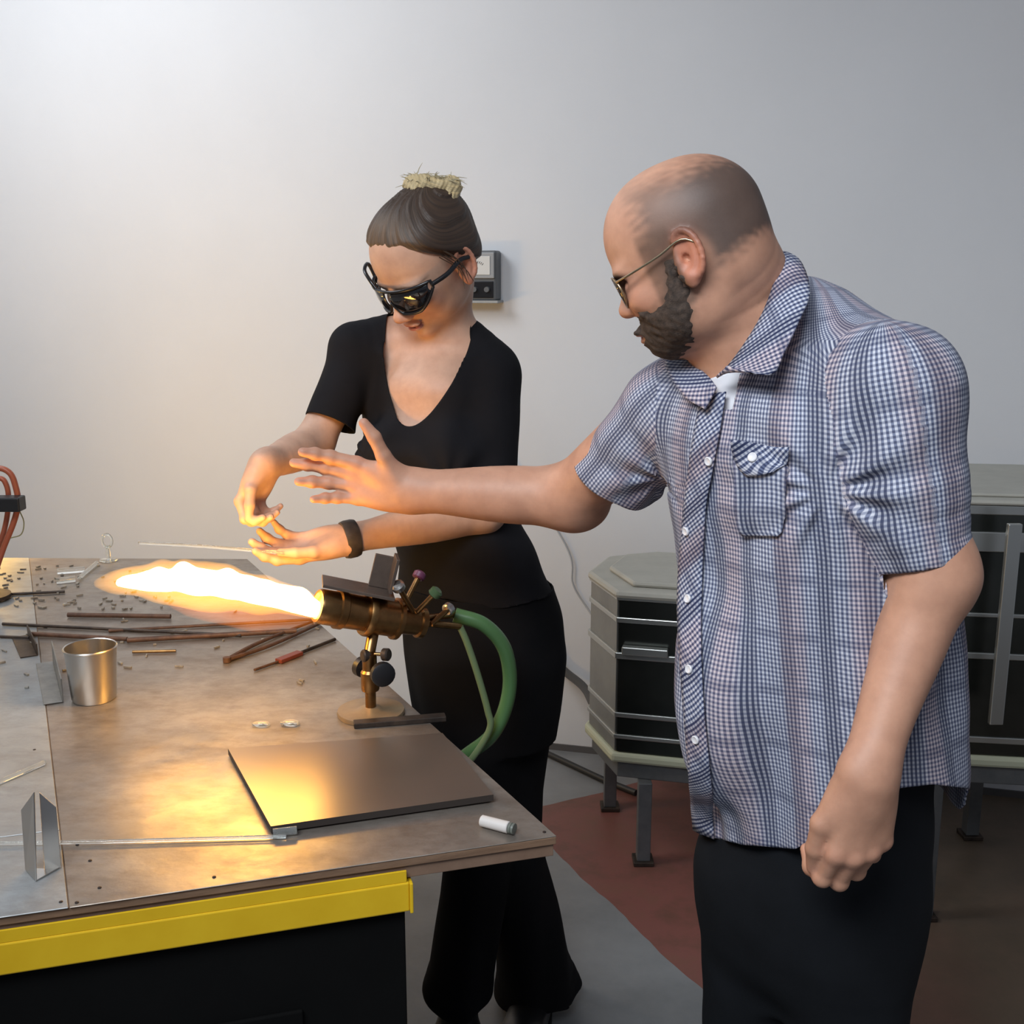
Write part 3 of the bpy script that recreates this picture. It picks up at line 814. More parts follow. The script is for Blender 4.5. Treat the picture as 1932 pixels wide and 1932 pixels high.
def w_clip(P):
    g = np.where(P[:, 2] < 1.15, hem_w - P[:, 2] + .004 * np.sin(P[:, 0] * 40), -.05)
    dT, dL, dR = TT.ev(P), TL.ev(P), TRr.ev(P)
    g = np.maximum(g, np.where((dL < dT) & (dL < .03), (P - wlc) @ unit([0, -.05, -1]), -.05))
    g = np.maximum(g, np.where((dR < dT) & (dR < .03), (P - wrc) @ unit(wrc - wrs + np.array([0, 0, 0])), -.05))
    # scoop neck
    c = W(806, 640, 2.0); lat = (P[:, 0] - c[0]); z = P[:, 2] - c[2]; lat = lat + np.clip(-z, 0, .2) * .20
    u = .078 * (1 - sstep(.0, .17, -z) * .25) ; e = 1 - np.sqrt((lat / u) ** 2 + (np.minimum(z, 0) / .150) ** 2)
    sc = np.where(P[:, 1] < 2.075, e * .07, -.05)
    nc = W(818, 640, 2.06); rr = np.hypot(P[:, 0] - nc[0], P[:, 1] - nc[1]); sc2 = np.where(P[:, 2] > 1.30, .066 - rr, -.05)
    return np.maximum(g, np.maximum(sc, sc2))
V, Q = TS.mesh(.0045, lo=(-.45, 1.85, .86), hi=(.12, 2.25, 1.56)); V, Q = clip(V, Q, w_clip)
solid(put('shirt', to_mesh('shirt', V, Q), M_tee, woman), .002)['label'] = 'black scoop-neck top with elbow-length sleeves'
# skin
WB = Body()
wk_ = [(z, x, y, a - .006, b - .006) for z, x, y, a, b in w_levels if 1.10 < z < W(0, 715, wY)[2]]; tz_ = max(wk_)
WB.stack(wk_ + [(tz_[0] + .03, tz_[1], tz_[2], tz_[3] * .82, tz_[4] * .80), (tz_[0] + .075, tz_[1] + .01, tz_[2] + .01, tz_[3] * .35, tz_[4] * .30)], wf)
WB.chain([W(672, 655, 2.06), W(760, 648, 2.08), W(850, 650, 2.07), W(925, 700, 2.04)], [.042, .054, .056, .046], k=.05)
WB.ell(W(735, 862, 1.965), (.056, .050, .054), k=.05); WB.ell(W(845, 872, 1.945), (.056, .050, .054), k=.05)
WB.chain([W(822, 725, 2.105), W(830, 662, 2.078), WH.w(-.026, 0, -.078), WH.w(-.022, 0, -.04)], [.052, .047, .0425, .043], k=.035)
face(WB, WH, False)
WB.chain([wrs, wrs * .45 + wre * .55, wre], [.039, .036, .034], k=.02)
WB.chain([wre, wre * .6 + wrw * .4, wrw], [.034, .035, .0225], k=.02)
WB.chain([wls, wls * .45 + wle * .55, wle], [.050, .045, .040], k=.02)
WB.chain([wle, wle * .62 + wlw * .38, wle * .25 + wlw * .75, wlw], [.040, .039, .029, .0225], k=.02)
whl = hand(WB, wlw, unit([-1, -.10, -.20]), unit([-.05, -.45, .90]), True, .90, curl=((14, 24, 14), (18, 26, 16), (22, 28, 18), (26, 30, 18)), fan=1.5, wr=.024, fr=1.12,
           thumb=((.82, .42, .30), (.96, .10, .28), (.97, -.08, .25)))
whr = hand(WB, wrw, unit([-.42, -.15, -.90]), unit([.80, -.50, -.35]), False, .79, curl=((50, 54, 30), (56, 56, 30), (60, 56, 30), (64, 56, 30)), fan=2, wr=.022, fr=1.12,
           thumb=((.72, .45, .40), (.88, .05, .45), (.93, -.1, .35)))
V, Q = WB.mesh(.003)
col, L, mixc = face_col(WH, V, (.60, .375, .265), False)
me = to_mesh('body', V, Q); vcol(me, col); put('body', me, M_skin, woman)
# hair: pulled back, parted low on the forehead, twisted up on top
M_hair = mat('pinned_hair', (.05, .03, .02), .5); b = NB(M_hair)
tc = b.new('ShaderNodeTexCoord'); mp = b.new('ShaderNodeMapping'); b.link(tc.outputs['UV'], mp.inputs[0]); mp.inputs['Scale'].default_value = (60, 3.0, 1)
n_ = b.noise(mp.outputs[0], 1.0, 4, .6)
at = b.new('ShaderNodeAttribute', attribute_name='Col')
b.link(b.mix(b.math('MULTIPLY', b.ramp(n_, [(.35, (0, 0, 0)), (.75, (1, 1, 1))]), .8), at.outputs[0], b.mix(1., at.outputs[0], (3.0, 2.6, 2.1), 'MULTIPLY')), b.bsdf.inputs['Base Color'])
b.bump(n_, .5, .0025)
HB = Body()
hw = lambda *a, **k: WH.e(HB, *a, **k)
hw(-.014, 0, .014, (.100, .082, .089), k=.02); hw(.014, 0, .034, (.070, .071, .062), k=.03)
hw(-.050, 0, .050, (.048, .050, .044), k=.03); hw(-.048, 0, -.030, (.052, .058, .050), k=.02)
for s in (1, -1): hw(.020, s * .052, .022, (.042, .026, .040), k=.03); hw(-.03, s * .050, -.02, (.04, .030, .045), k=.03)
kn_c = WH.w(-.062, .0, .118)
def strand_uv(P):
    L = WH.loc(P); q = L - np.array([-.062, 0, .118]); r = np.linalg.norm(q, axis=1)
    return np.stack([np.arctan2(q[:, 1], q[:, 0] * .6 - q[:, 2]) , r * 6], -1)
HB.disp = lambda P: (lambda uv: .0009 * np.sin(uv[:, 0] * 34 + 2 * np.sin(uv[:, 1] * 3)) + .0007 * np.sin(uv[:, 0] * 71 + 1.3))(strand_uv(P)) + .001 * nz(P, 60, 31) - .007 * sstep(-.014, .0, h_clip(P))
def h_clip(P):
    L = WH.loc(P); x, y, z = L.T; ay = np.abs(y)
    front = (x - (.058 - 0.02 * sstep(.02, .06, ay))) * .8 - (z - (.038 - ay * .18)) * .9      # forehead cut
    f2 = np.minimum(x - (.060 - .80 * (.036 - z)), .036 - z)                                       # in front of the ears
    g = np.maximum(front, f2)
    return np.maximum(g, -.082 - z - x * .3)
V, Q = HB.mesh(.003); V, Q = clip(V, Q, h_clip, maxmove=.008)
def hair_obj(name, V, Q, colr, parent):
    me = to_mesh(name, V, Q); vcol(me, colr); U = strand_uv(V)[Q]; U[..., 0] = U[:, :1, 0] + (U[..., 0] - U[:, :1, 0] + math.pi) % (2 * math.pi) - math.pi
    uvset(me, Q, U); return put(name, me, M_hair, parent)
Lh = WH.loc(V); hc = np.tile(np.array([.034, .022, .016]), (len(V), 1))
m_ = (sstep(.12, .18, Lh[:, 2]) + .22 * sstep(.05, .09, Lh[:, 0] + Lh[:, 2] * .3))[:, None]
hair_obj('hair', V, Q, hc * (1 - m_) + np.array([.22, .15, .09]) * m_, woman)
BN = Body(); wz = W(812, 352, 1.99)
BN.ell(wz, (.040, .036, .018), k=.01); BN.ell(wz + np.array([-.026, -.004, .002]), (.020, .018, .013), k=.012); BN.ell(wz + np.array([.034, 0, .000]), (.020, .020, .020), k=.012); BN.ell(wz + np.array([.005, 0, -.02]), (.044, .036, .02), k=.012)
BN.disp = lambda P: .0042 * nz(P, 110, 33) + .0024 * nz(P, 330, 34) + .0007 * np.sin(P[:, 0] * 900 + 5 * np.sin(P[:, 2] * 120))
V, Q = BN.mesh(.002); bun = hair_obj('hair_bun', V, Q, np.tile(np.array([.36, .30, .18]), (len(V), 1)), woman); bun['label'] = 'messy blonde tuft of pinned hair on the crown'
bm = bmesh.new(); rs_ = np.random.RandomState(3)
for i in range(170):
    a = wz + np.array([rs_.uniform(-.035, .035), rs_.uniform(-.02, .02), rs_.uniform(-.004, .010)])
    dirn = unit([rs_.uniform(-1.2, 1.6), rs_.uniform(-.8, .5), rs_.uniform(-.1, .6)]); ln = rs_.uniform(.012, .040)
    tube(bm, spline([a, a + dirn * ln * .5 + [0, 0, .004], a + dirn * ln + [0, 0, -.002]], 5), [.0011, .0010, .0009, .0007, .0005, .0002], 4)
M_blond = mat('blonde_strands', (.42, .36, .23), .45)
o = bm_obj('loose_strands', bm, M_blond, woman, True); o['kind'] = 'stuff'
bm = bmesh.new()
for i in range(9):
    s = 1 if i % 3 else -1; z0 = .03 - .05 * rs_.rand(); x0 = .035 - .02 * rs_.rand()
    p0 = WH.w(x0, s * .083, z0 + .01); p1 = WH.w(x0 - .02, s * (.088 + .004 * rs_.rand()), z0 - .03); p2 = WH.w(x0 - .03 + .02 * rs_.rand(), s * (.082 + .010 * rs_.rand()), z0 - .065)
    tube(bm, spline([p0, p1, p2], 6), [.0009] * 6 + [.0003], 4)
M_dhair = mat('brown_strands', (.07, .045, .03), .45)
o = bm_obj('side_strands', bm, M_dhair, woman, True); o['kind'] = 'stuff'
# wraparound glasses
gw = bpy.data.objects.new('sunglasses', None); link(gw, woman); gw['label'] = 'black wraparound protective glasses with clear gap above the lens'
def wrap(t, z): # t -1..1 round the face
    a = t * 1.18; return WH.w(.040 + .070 * math.cos(a) + .0, .084 * math.sin(a), z)
nT = 33; T_ = np.linspace(-1, 1, nT)
top = [-.022 + .004 * math.cos(t * 3) for t in T_]
def lowz(t): u = abs(t); return -.051 - .004 * math.sin(u * 4) + .020 * max(0, .16 - u) / .16 + .026 * max(0, (u - .55) / .45) ** 1.4
for s in (-1, 1):
    vs = []; q = []; ts = np.linspace(.07, .93, 18) * s
    for t in ts:
        for k in range(6):
            z = (-.010 - .002 * abs(t)) * (1 - k / 5) + lowz(t) * k / 5; vs.append(wrap(t, z) + WH.R[0] * (.004 * math.sin(k / 5 * math.pi)))
    q = [(i * 6 + j, i * 6 + j + 1, (i + 1) * 6 + j + 1, (i + 1) * 6 + j) for i in range(17) for j in range(5)]
    solid(put('lens', to_mesh('lens', np.array(vs), np.array(q)), M_lens, gw), .0022, 0)
fr = [wrap(t, -.008 - .002 * abs(t)) + WH.R[0] * .001 for t in T_]; fb = [wrap(t, lowz(t) - .001) + WH.R[0] * .001 for t in T_[::-1]]
tube_obj('frame', fr + fb, .0030, M_gun, gw, 10, True)
# raised brow guard standing clear of the far side of the face
tube_obj('brow_guard', spline([wrap(-.95, -.022), WH.w(.062, -.086, .012), WH.w(.086, -.068, .017), WH.w(.100, -.045, .006), wrap(-.35, -.008)], 16), .0034, M_gun, gw, 10)
for s in (1, -1):
    tube_obj('temple', spline([wrap(s * .97, -.018), WH.w(.035, s * .088, -.018), WH.w(.0, s * .087, -.016), WH.w(-.022, s * .085, -.024)], 14), .0042, M_gun, gw, 10)
# bracelet
d_ = unit(wlw - wle); c_ = wlw - d_ * .010; _, s_, t_ = frame_of(d_)
V_ = []; nR = 40
prof = [(-.0125, .0275), (-.0125, .0320), (-.006, .0338), (.006, .0338), (.0125, .0320), (.0125, .0275)]
bm = bmesh.new(); rings = []
for h, r in prof: rings.append([bm.verts.new(c_ + d_ * h + (s_ * math.cos(a) + t_ * math.sin(a)) * r) for a in np.linspace(0, 2 * math.pi, nR + 1)[:-1]])
for i in range(len(rings)):
    A, Bq = rings[i], rings[(i + 1) % len(rings)]
    for k in range(nR): bm.faces.new((A[k], A[(k + 1) % nR], Bq[(k + 1) % nR], Bq[k]))
bm_obj('wristband', bm, speck('wristband_rubber', (.03, .022, .018), (.06, .045, .035), 60, .5), woman, True)['label'] = 'wide dark wristband'
# trousers
WT = Body()
zh = W(900, 1180, wY)[2]
WT.stack([l for l in levels([(1095, 758, 1035), (1150, 762, 1054), (1230, 768, 1062), (1320, 780, 1052), (1380, 790, 1042)], wY, wf, .78)], wf)
k1, k2 = W(958, 1560, 2.05), W(905, 1560, 1.98)
a1 = W(1006, 1800, 2.10); a2 = W(872, 1800, 1.99)
WT.chain([W(962, 1240, 2.07), k1, a1, W(1018, 1895, 2.12)], [.105, .070, .078, .100], k=.02)
WT.chain([W(880, 1240, 2.02), k2, a2, a2 + np.array([-.012, 0, -.07])], [.098, .070, .066, .072], k=.02)
WT.disp = lambda P: .003 * nz(P, 20, 41) + .004 * np.sin(P[:, 0] * 70 + P[:, 1] * 40) * sstep(.5, .2, P[:, 2])
fz = .035
V, Q = WT.mesh(.007, lo=(-.35, 1.75, .0), hi=(.25, 2.4, 1.1)); V, Q = clip(V, Q, lambda P: np.maximum(fz + .02 * np.sin(P[:, 0] * 9) - P[:, 2], P[:, 2] - (W(0, 1100, wY)[2])))
solid(put('trousers', to_mesh('trousers', V, Q), M_black, woman), .003)['label'] = 'black flared trousers'
shoe(woman, (a2[0] - .02, a2[1] - .03, 0), (-.55, -.80)); shoe(woman, (a1[0] + .0, a1[1] - .01, 0), (-.2, -.9))
rebase(woman, (a1[0] * .5 + a2[0] * .5, 2.05, 0))
# ============================================================ setting
def wallY(x): return 3.46 - .25 * (x - .105)
wd = unit([1, -.25, 0]); wn = np.array([-.2425, -.9701, 0])     # along the wall, into the room
M_wall = speck('painted_wall', (.66, .67, .69), (.70, .71, .73), 1.2, .75, bump=.15, bscale=260)
def wallbox(name, x0, x1, z0, z1, t=.08, m=M_wall):
    bm = bmesh.new(); a = np.array([x0, wallY(x0)]); b = np.array([x1, wallY(x1)]); o = -wn[:2] * t
    prism(bm, [a, b, b + o, a + o], z0, z1); return bm_obj(name, bm, m)
struct(wallbox('wall_back', -2.15, 2.6, 0, 3.4))
bm = bmesh.new(); prism(bm, [(-2.15, -.6), (-2.15, wallY(-2.15)), (-2.23, wallY(-2.15)), (-2.23, -.6)], 0, 3.4); struct(bm_obj('wall_left', bm, M_wall))
M_floor = mat('painted_floor', (.3, .3, .3), .42); b = NB(M_floor)
v = b.coord('Object'); sx = b.new('ShaderNodeSeparateXYZ'); b.link(v, sx.inputs[0])
wob = b.math('MULTIPLY', b.math('SUBTRACT', b.noise(v, 3.0, 3), .5), .05)
# red zone: right of the line E-F and on the near side of the line C-D
E_, F_ = G(1065, 1620, 0), G(1300, 1850, 0); e = unit((F_ - E_)[:2]); n1 = (-e[1], e[0])
def halfplane(p, n):
    s = b.math('ADD', b.math('MULTIPLY', b.math('SUBTRACT', sx.outputs[0], float(p[0])), float(n[0])), b.math('MULTIPLY', b.math('SUBTRACT', sx.outputs[1], float(p[1])), float(n[1])))
    return b.math('GREATER_THAN', b.math('ADD', s, wob), 0)
if n1[0] < 0: n1 = (-n1[0], -n1[1])
C_, D_ = G(1025, 1522, 0), G(1140, 1492, 0); c = unit((D_ - C_)[:2]); n2 = (-c[1], c[0])
if n2[1] > 0: n2 = (-n2[0], -n2[1])
red = b.math('MULTIPLY', halfplane(E_, n1), halfplane(C_, n2))
grey = b.ramp(b.noise(v, 5, 6, .65), [(.3, (.17, .175, .18)), (.7, (.24, .245, .25))])
redc = b.ramp(b.noise(v, 4, 7, .7), [(.30, (.12, .060, .040)), (.50, (.20, .075, .062)), (.72, (.17, .085, .055))])
brn = b.ramp(b.noise(v, 5, 7, .7), [(.3, (.095, .075, .052)), (.7, (.15, .105, .075))]); mr = b.new('ShaderNodeMapRange'); mr.inputs[1].default_value = .55; mr.inputs[2].default_value = 1.1; b.link(b.math('ADD', sx.outputs[0], b.math('MULTIPLY', wob, 6)), mr.inputs[0]); redc = b.mix(mr.outputs[0], redc, brn)
b.link(b.mix(red, grey, redc), b.bsdf.inputs['Base Color'])
b.bump(b.noise(v, 40, 4), .15, .003)
bm = bmesh.new(); prism(bm, [(-2.23, -.6), (2.6, -.6), (2.6, wallY(2.6)), (-2.15, wallY(-2.15)), (-2.23, wallY(-2.15))], -.05, 0); struct(bm_obj('floor', bm, M_floor))
# skirting where wall meets floor
M_base = mat('skirting_paint', (.10, .095, .095), .6)
struct(wallbox('baseboard_back', -2.15, 2.55, 0.0, .022, -.006, M_base))

# ============================================================ workbench under the board
TZ = .88
M_yel = speck('yellow_paint', (.72, .44, .010), (.78, .50, .016), 12, .38, bump=.05)
M_cab = speck('black_cabinet_paint', (.003, .003, .003), (.004, .004, .004), 9, .9); M_cab.node_tree.nodes['Principled BSDF'].inputs['Specular IOR Level'].default_value = .12
bench = thing('workbench', 'black metal workbench with a yellow front rail under the steel-covered board', 'workbench')
zr1, zr0 = .865, .812
c0 = G(1050, 1577, TZ); nd = unit(G(130, 1710, TZ) - c0); rd = -nd; rn = np.array([rd[1], -rd[0], 0])
rx = W(768, 1640, 1.17)[0]; rp = c0 - rd * ((c0[0] - rx) / rd[0]) + rn * .005; rp[2] = zr1; lf = rp - rd * 1.75
def strip(name, m, out0, out1, za, zb, r_ext=0., parent=bench, bev=.002):
    bm = bmesh.new(); A, Bq = lf, rp + rd * r_ext
    prism(bm, [(A + rn * out0)[:2], (Bq + rn * out0)[:2], (Bq + rn * out1)[:2], (A + rn * out1)[:2]], za, zb); return bm_obj(name, bm, m, parent, bevel=bev)
strip('front_rail', M_yel, 0, -.02, zr0, zr1 - .015)
strip('rail_lip', M_yel, -.0012, -.0040, zr1 - .015, zr1, -.003, bev=.0006)
bm = bmesh.new(); A = rp; prism(bm, [(A + rn * .002)[:2], (A + rn * .002 + rd * .004)[:2], (A - rn * .02 + rd * .004)[:2], (A - rn * .02)[:2]], zr0 - .002, zr1 - .016); bm_obj('rail_end_cap', bm, M_yel, bench, bevel=.001)
strip('body', M_cab, -.012, -.60, .05, .849, -.004)
for i, (a0, a1) in enumerate(((.13, .62), (.66, 1.18), (1.22, 1.74))):
    bm = bmesh.new(); P1 = rp - rd * a1; P2 = rp - rd * a0
    prism(bm, [(P1 - rn * .006)[:2], (P2 - rn * .006)[:2], (P2 - rn * .0118)[:2], (P1 - rn * .0118)[:2]], .12, .70); o = bm_obj('door', bm, M_cab, bench, bevel=.002)
    tube_obj('handle', [P2 - rd * .05 + rn * .012 + [0, 0, .64], P2 - rd * .05 + rn * .012 + [0, 0, .52]] if False else [P2 - rd * .05 + rn * .014 + np.array([0, 0, .64 - zr1]), P2 - rd * .05 + rn * .014 + np.array([0, 0, .52 - zr1])], .005, M_cab, o)
strip('plinth', M_cab, -.04, -.58, 0.0005, .05, -.03)
rebase(bench, (rp[0] - .8, rp[1] + .2, 0))

# ============================================================ board with sheet-metal cover
c0 = G(1050, 1577, TZ); nd = unit(G(130, 1710, TZ) - c0); rdv = unit(G(830, 1380, TZ) - c0)
far_r = c0 + rdv * ((2.60 - c0[1]) / rdv[1]); far_l = np.array([-1.72, 2.62, TZ]); near_l = c0 + nd * ((-1.72 - c0[0]) / nd[0])
M_board = speck('board_edge_wood', (.15, .085, .05), (.25, .15, .09), 14, .7, stretch=(1, 1, 8))
table = thing('work_table', 'thick board covered in stained sheet metal holding the torch and tools', 'table')
bm = bmesh.new(); prism(bm, [p[:2] for p in (c0, far_r, far_l, near_l)], TZ - .0115, TZ - .0015); bm_obj('board', bm, M_board, table, bevel=.001)
bm = bmesh.new(); prism(bm, [p[:2] for p in (c0 - nd * -.002 + rdv * .003, far_r, far_l, near_l + rdv * .003)], TZ - .028, TZ - .0118); bm_obj('underboard', bm, speck('underboard_wood', (.17, .10, .065), (.24, .15, .10), 14, .7), table, bevel=.001)
def sheet_mat(name, c1, c2, metal, r1, r2, stain):
    m = mat(name, c1, r1, metal); b = NB(m); v = b.coord('Object', (1, 1, 1), (0, 0, .25)); v2 = b.coord('Object', (1, 1.9, 1), (0, 0, .25))
    n = b.noise(v, 7, 8, .7); n2 = b.noise(v2, 13, 8, .75); n3 = b.noise(v, 2.2, 4, .6)
    col = b.mix(b.ramp(n, [(.35, (0, 0, 0)), (.65, (1, 1, 1))]), c1, c2)
    col = b.mix(b.math('MULTIPLY', b.ramp(n2, [(.45, (0, 0, 0)), (.68, (1, 1, 1))]), .55), col, stain)
    col = b.mix(b.math('MULTIPLY', b.ramp(n3, [(.42, (0, 0, 0)), (.6, (1, 1, 1))]), .35), col, stain)
    b.link(col, b.bsdf.inputs['Base Color'])
    b.link(b.ramp(b.noise(v, 11, 6, .7), [(.3, (r1,) * 3), (.7, (r2,) * 3)]), b.bsdf.inputs['Roughness'])
    b.bump(b.noise(v, 16, 5), .22, .006); return m
M_sheet = sheet_mat('stained_sheet_metal', (.36, .32, .28), (.25, .22, .19), .6, .28, .48, (.13, .09, .065))
M_sheet2 = sheet_mat('grey_sheet_metal', (.40, .42, .43), (.31, .33, .34), .45, .38, .58, (.19, .18, .17))
s_n = G(131, 1712, TZ); s_f = G(85, 1310, TZ); sd = unit(s_f - s_n); s_far = s_n + sd * ((2.61 - s_n[1]) / sd[1])
def sheet(pts, m, z0, z1):
    bm = bmesh.new(); prism(bm, [p[:2] for p in pts], z0, z1); return bm_obj('metal_sheet', bm, m, table, bevel=.0006, segs=1)
sheet([c0 - nd * 0, far_r, s_far + [.0, 0, 0], s_n], M_sheet, TZ - .0014, TZ)
l1 = G(0, 1395, TZ); sh1 = sheet([s_n + nd * .0012 + sd * .19, s_far + nd * .0012, far_l, near_l + sd * .19], M_sheet2, TZ - .0014, TZ + .0004); 
sh2 = sheet([s_n + nd * .0012, s_n + nd * .0012 + sd * .1885, near_l + sd * .1885, near_l], M_sheet2, TZ - .0014, TZ + .0002)
sh1['label'] = 'plain grey sheet'; sh2['label'] = 'plain grey sheet'
M_nail = mat('dark_nail', (.05, .035, .03), .5, .6)
for px_ in ((146, 1594), (115, 1702), (145, 1703), (404, 1655), (188, 1675), (1027, 1570), (170, 1624), (65, 1415), (730, 1500)):
    p = G(*px_, TZ); bm = bmesh.new(); lathe(bm, p, (0, 0, 1), [(-.001, .0022), (.0008, .0022), (.0013, .0012), (.0014, 0)], 12); bm_obj('nail', bm, M_nail, table, True)
rebase(table, ((c0 + far_l)[:2] / 2).tolist() + [TZ - .028])

# ============================================================ things on the table
def on(x, y, h=0.): p = G(x, y, TZ + h); return p
M_steel = mat('brushed_steel', (.58, .56, .53), .28, 1.0); M_dark = speck('dark_iron', (.035, .028, .025), (.09, .065, .05), 30, .5, .6)
M_bras = speck('brass', (.34, .19, .075), (.20, .11, .045), 25, .33, 1.0, bump=.1); M_rust = speck('rusty_rod', (.065, .036, .026), (.15, .08, .05), 40, .6, .4); M_dull = speck('dull_steel', (.20, .20, .19), (.32, .31, .29), 30, .45, .7)
M_glass = mat('clear_glass', (.95, .98, .96), .03); gb = M_glass.node_tree.nodes['Principled BSDF']; gb.inputs['Transmission Weight'].default_value = .9; gb.inputs['IOR'].default_value = 1.47
M_plate = mat('graphite_plate', (.25, .21, .18), .30, .75); b = NB(M_plate); v = b.coord('Object', (1, 1, 1)); b.link(b.ramp(b.noise(v, 6, 5), [(.3, (.26,) * 3), (.7, (.36,) * 3)]), b.bsdf.inputs['Roughness'])
M_blackrub = mat('black_knob_plastic', (.010, .010, .012), .45)
# flat plate
PL = [on(430, 1412, .012), on(835, 1383, .012), on(931, 1499, .012), on(511, 1559, .012)]
plate = thing('graphite_plate', 'large dark grey flat marver plate lying near the table corner', 'plate')
bm = bmesh.new(); prism(bm, [p[:2] for p in PL][::-1], TZ + .003, TZ + .012)
for f in bm.faces:
    if abs(f.normal.z) < .5 and abs(f.calc_center_median().z - TZ - .0075) < .002: f.material_index = 1
po = bm_obj('plate', bm, M_plate, plate); po.data.materials.append(mat('plate_edge_shadow', (.03, .022, .018), .7))  # side faces darkened: the undercut shadow is painted into their colour
for k in range(4):
    p = PL[k] * .88 + sum(PL) / 4 * .12; lathe_obj('foot', (p[0], p[1], TZ + .0003), (0, 0, 1), [(0, 0), (0, .008), (.003, .008), (.003, 0)], M_dark, plate, 12)
rebase(plate, [*(sum(PL) / 4)[:2], TZ])
# cup
cp_ = on(178, 1318); cr = .0415
cup = lathe_obj('metal_cup', cp_ + [0, 0, .0006], (0, 0, 1), [(0, 0), (0, cr * .80), (.004, cr * .84), (.085, cr * .97), (.0862, cr * 1.01), (.0880, cr * 1.02), (.0895, cr * .99), (.0885, cr * .95), (.010, cr * .80), (.007, cr * .70), (.006, 0)], M_steel, None, 40)
tag(cup, 'open stainless steel cup glowing orange with reflected flame', 'cup')
# folded angle brackets
def bracket(name, px_a, px_b, hgt, m, label, tilt=(0, 0), wide=.028):
    a, b_ = on(*px_a), on(*px_b); d = unit(b_ - a); bm = bmesh.new(); s = np.array([-d[1], d[0], 0])
    A = a + [0, 0, .0008]; Bq = b_ + [0, 0, .0008]; t = .002
    for p0, p1 in ((A, Bq),):
        q = [p0, p1, p1 + s * wide, p0 + s * wide]; prism(bm, [x[:2] for x in q], A[2], A[2] + t)
        vs = [p0, p1, p1 - s * t, p0 - s * t]; prism(bm, [x[:2] for x in vs], A[2], A[2] + hgt)
    o = bm_obj(name, bm, m, bevel=.0005, segs=1); tag(o, label, 'bracket'); return o
# open V notch rod rest near the front left
def vrest(name, base_px, hgt, wd_, ang, label, m=M_steel):
    p = on(*base_px); d = np.array([math.cos(ang), math.sin(ang), 0]); s = np.array([-d[1], d[0], 0]); root = thing(name, label, 'rod rest')
    def plate_(off, sgn, nm):
        bm = bmesh.new(); L = .045; t = .0018
        prof = [(-L / 2, 0), (L / 2, 0), (L / 2, hgt * .55), (.006, hgt), (-.006, hgt * .98), (-L / 2, hgt * .6)] 
        lo = [bm.verts.new(p + d * x + s * (off + sgn * .35 * 0) + np.array([0, 0, z + .0008]) + s * (hgt - z) * .28 * sgn) for x, z in prof]
        hi = [bm.verts.new(v.co + Vector(s * t)) for v in lo]; n = len(prof)
        bm.faces.new(lo[::-1]); bm.faces.new(hi)
        for i in range(n): bm.faces.new((lo[i], lo[(i + 1) % n], hi[(i + 1) % n], hi[i]))
        return bm_obj(nm, bm, m, root, bevel=.0003, segs=1)
    plate_(wd_ * .10, 1, 'side_plate'); plate_(-wd_ * .10, -1, 'side_plate')
    rebase(root, p); return root
rr_ = thing('rod_rest', 'bent steel rod rest standing on the grey sheet at the front left', 'rod rest')
for base, tops in ((((50, 1640), (70, 1662)), ((66, 1494), (42, 1527))), (((84, 1641), (116, 1636)), ((106, 1522), (74, 1494)))):
    A_, B_ = [on(*q, .0008) for q in base]; C2, D2 = W(*tops[0], B_[1]), W(*tops[1], A_[1])
    nn = unit(np.cross(B_ - A_, D2 - A_)) * .0016; bm = bmesh.new(); lo = [bm.verts.new(q) for q in (A_, B_, C2, D2)]; hi = [bm.verts.new(q + nn) for q in (A_, B_, C2, D2)]
    bm.faces.new(lo[::-1]); bm.faces.new(hi)
    for i in range(4): bm.faces.new((lo[i], lo[(i + 1) % 4], hi[(i + 1) % 4], hi[i]))
    bm_obj('side_plate', bm, M_steel, rr_, bevel=.0004, segs=1)
A_, B_, C2, D2 = on(50, 1640, .0006), on(70, 1662, .0006), on(116, 1636, .0006), on(84, 1641, .0006); bm = bmesh.new(); prism(bm, [q[:2] for q in (A_, B_, C2, D2)], TZ + .0006, TZ + .0022); bm_obj('foot_plate', bm, M_steel, rr_)
rebase(rr_, on(80, 1645))
bracket('angle_bracket', (118, 1326), (100, 1250), .040, M_dull, 'steel angle bracket standing left of the cup')
bracket('angle_bracket', (70, 1238), (52, 1200), .022, M_dark, 'small dark angle bracket at the left behind the cup')
# rods and tongs
rods = [((5, 1177), (455, 1199), .0032, M_dark, 'long dark iron rod running left to right behind the cup'),
        ((0, 1122), (122, 1116), .0030, M_dark, 'thin dark rod at the left edge, farthest back'),
        ((128, 1160), (322, 1163), .0048, M_rust, 'short thick rusty bar below the flame'),
        ((60, 1196), (240, 1206), .0044, M_rust, 'rusty bar ending at the cup rim'),
        ((240, 1208), (560, 1190), .0050, M_rust, 'long rusty bar lying right of the cup'),
        ((0, 1201), (55, 1203), .0028, M_dark, 'short dark rod at the left edge in front of the others'),
        ((205, 1190), (600, 1168), .0030, M_rust, 'thin rusty rod just under the flame'),
        ((480, 1264), (560, 1236), .0024, M_rust, 'slim rusty pick pointing at the torch stand')]
for i, (a, b_, r, m, lb) in enumerate(rods):
    A, Bq = on(*a, r + .0008), on(*b_, r + .0008); n = 8
    tube_obj_ = tube_obj('iron_rod', [A + (Bq - A) * t + np.array([0, 0, 0]) for t in np.linspace(0, 1, n)], r, m); tag(tube_obj_, lb, 'rod')
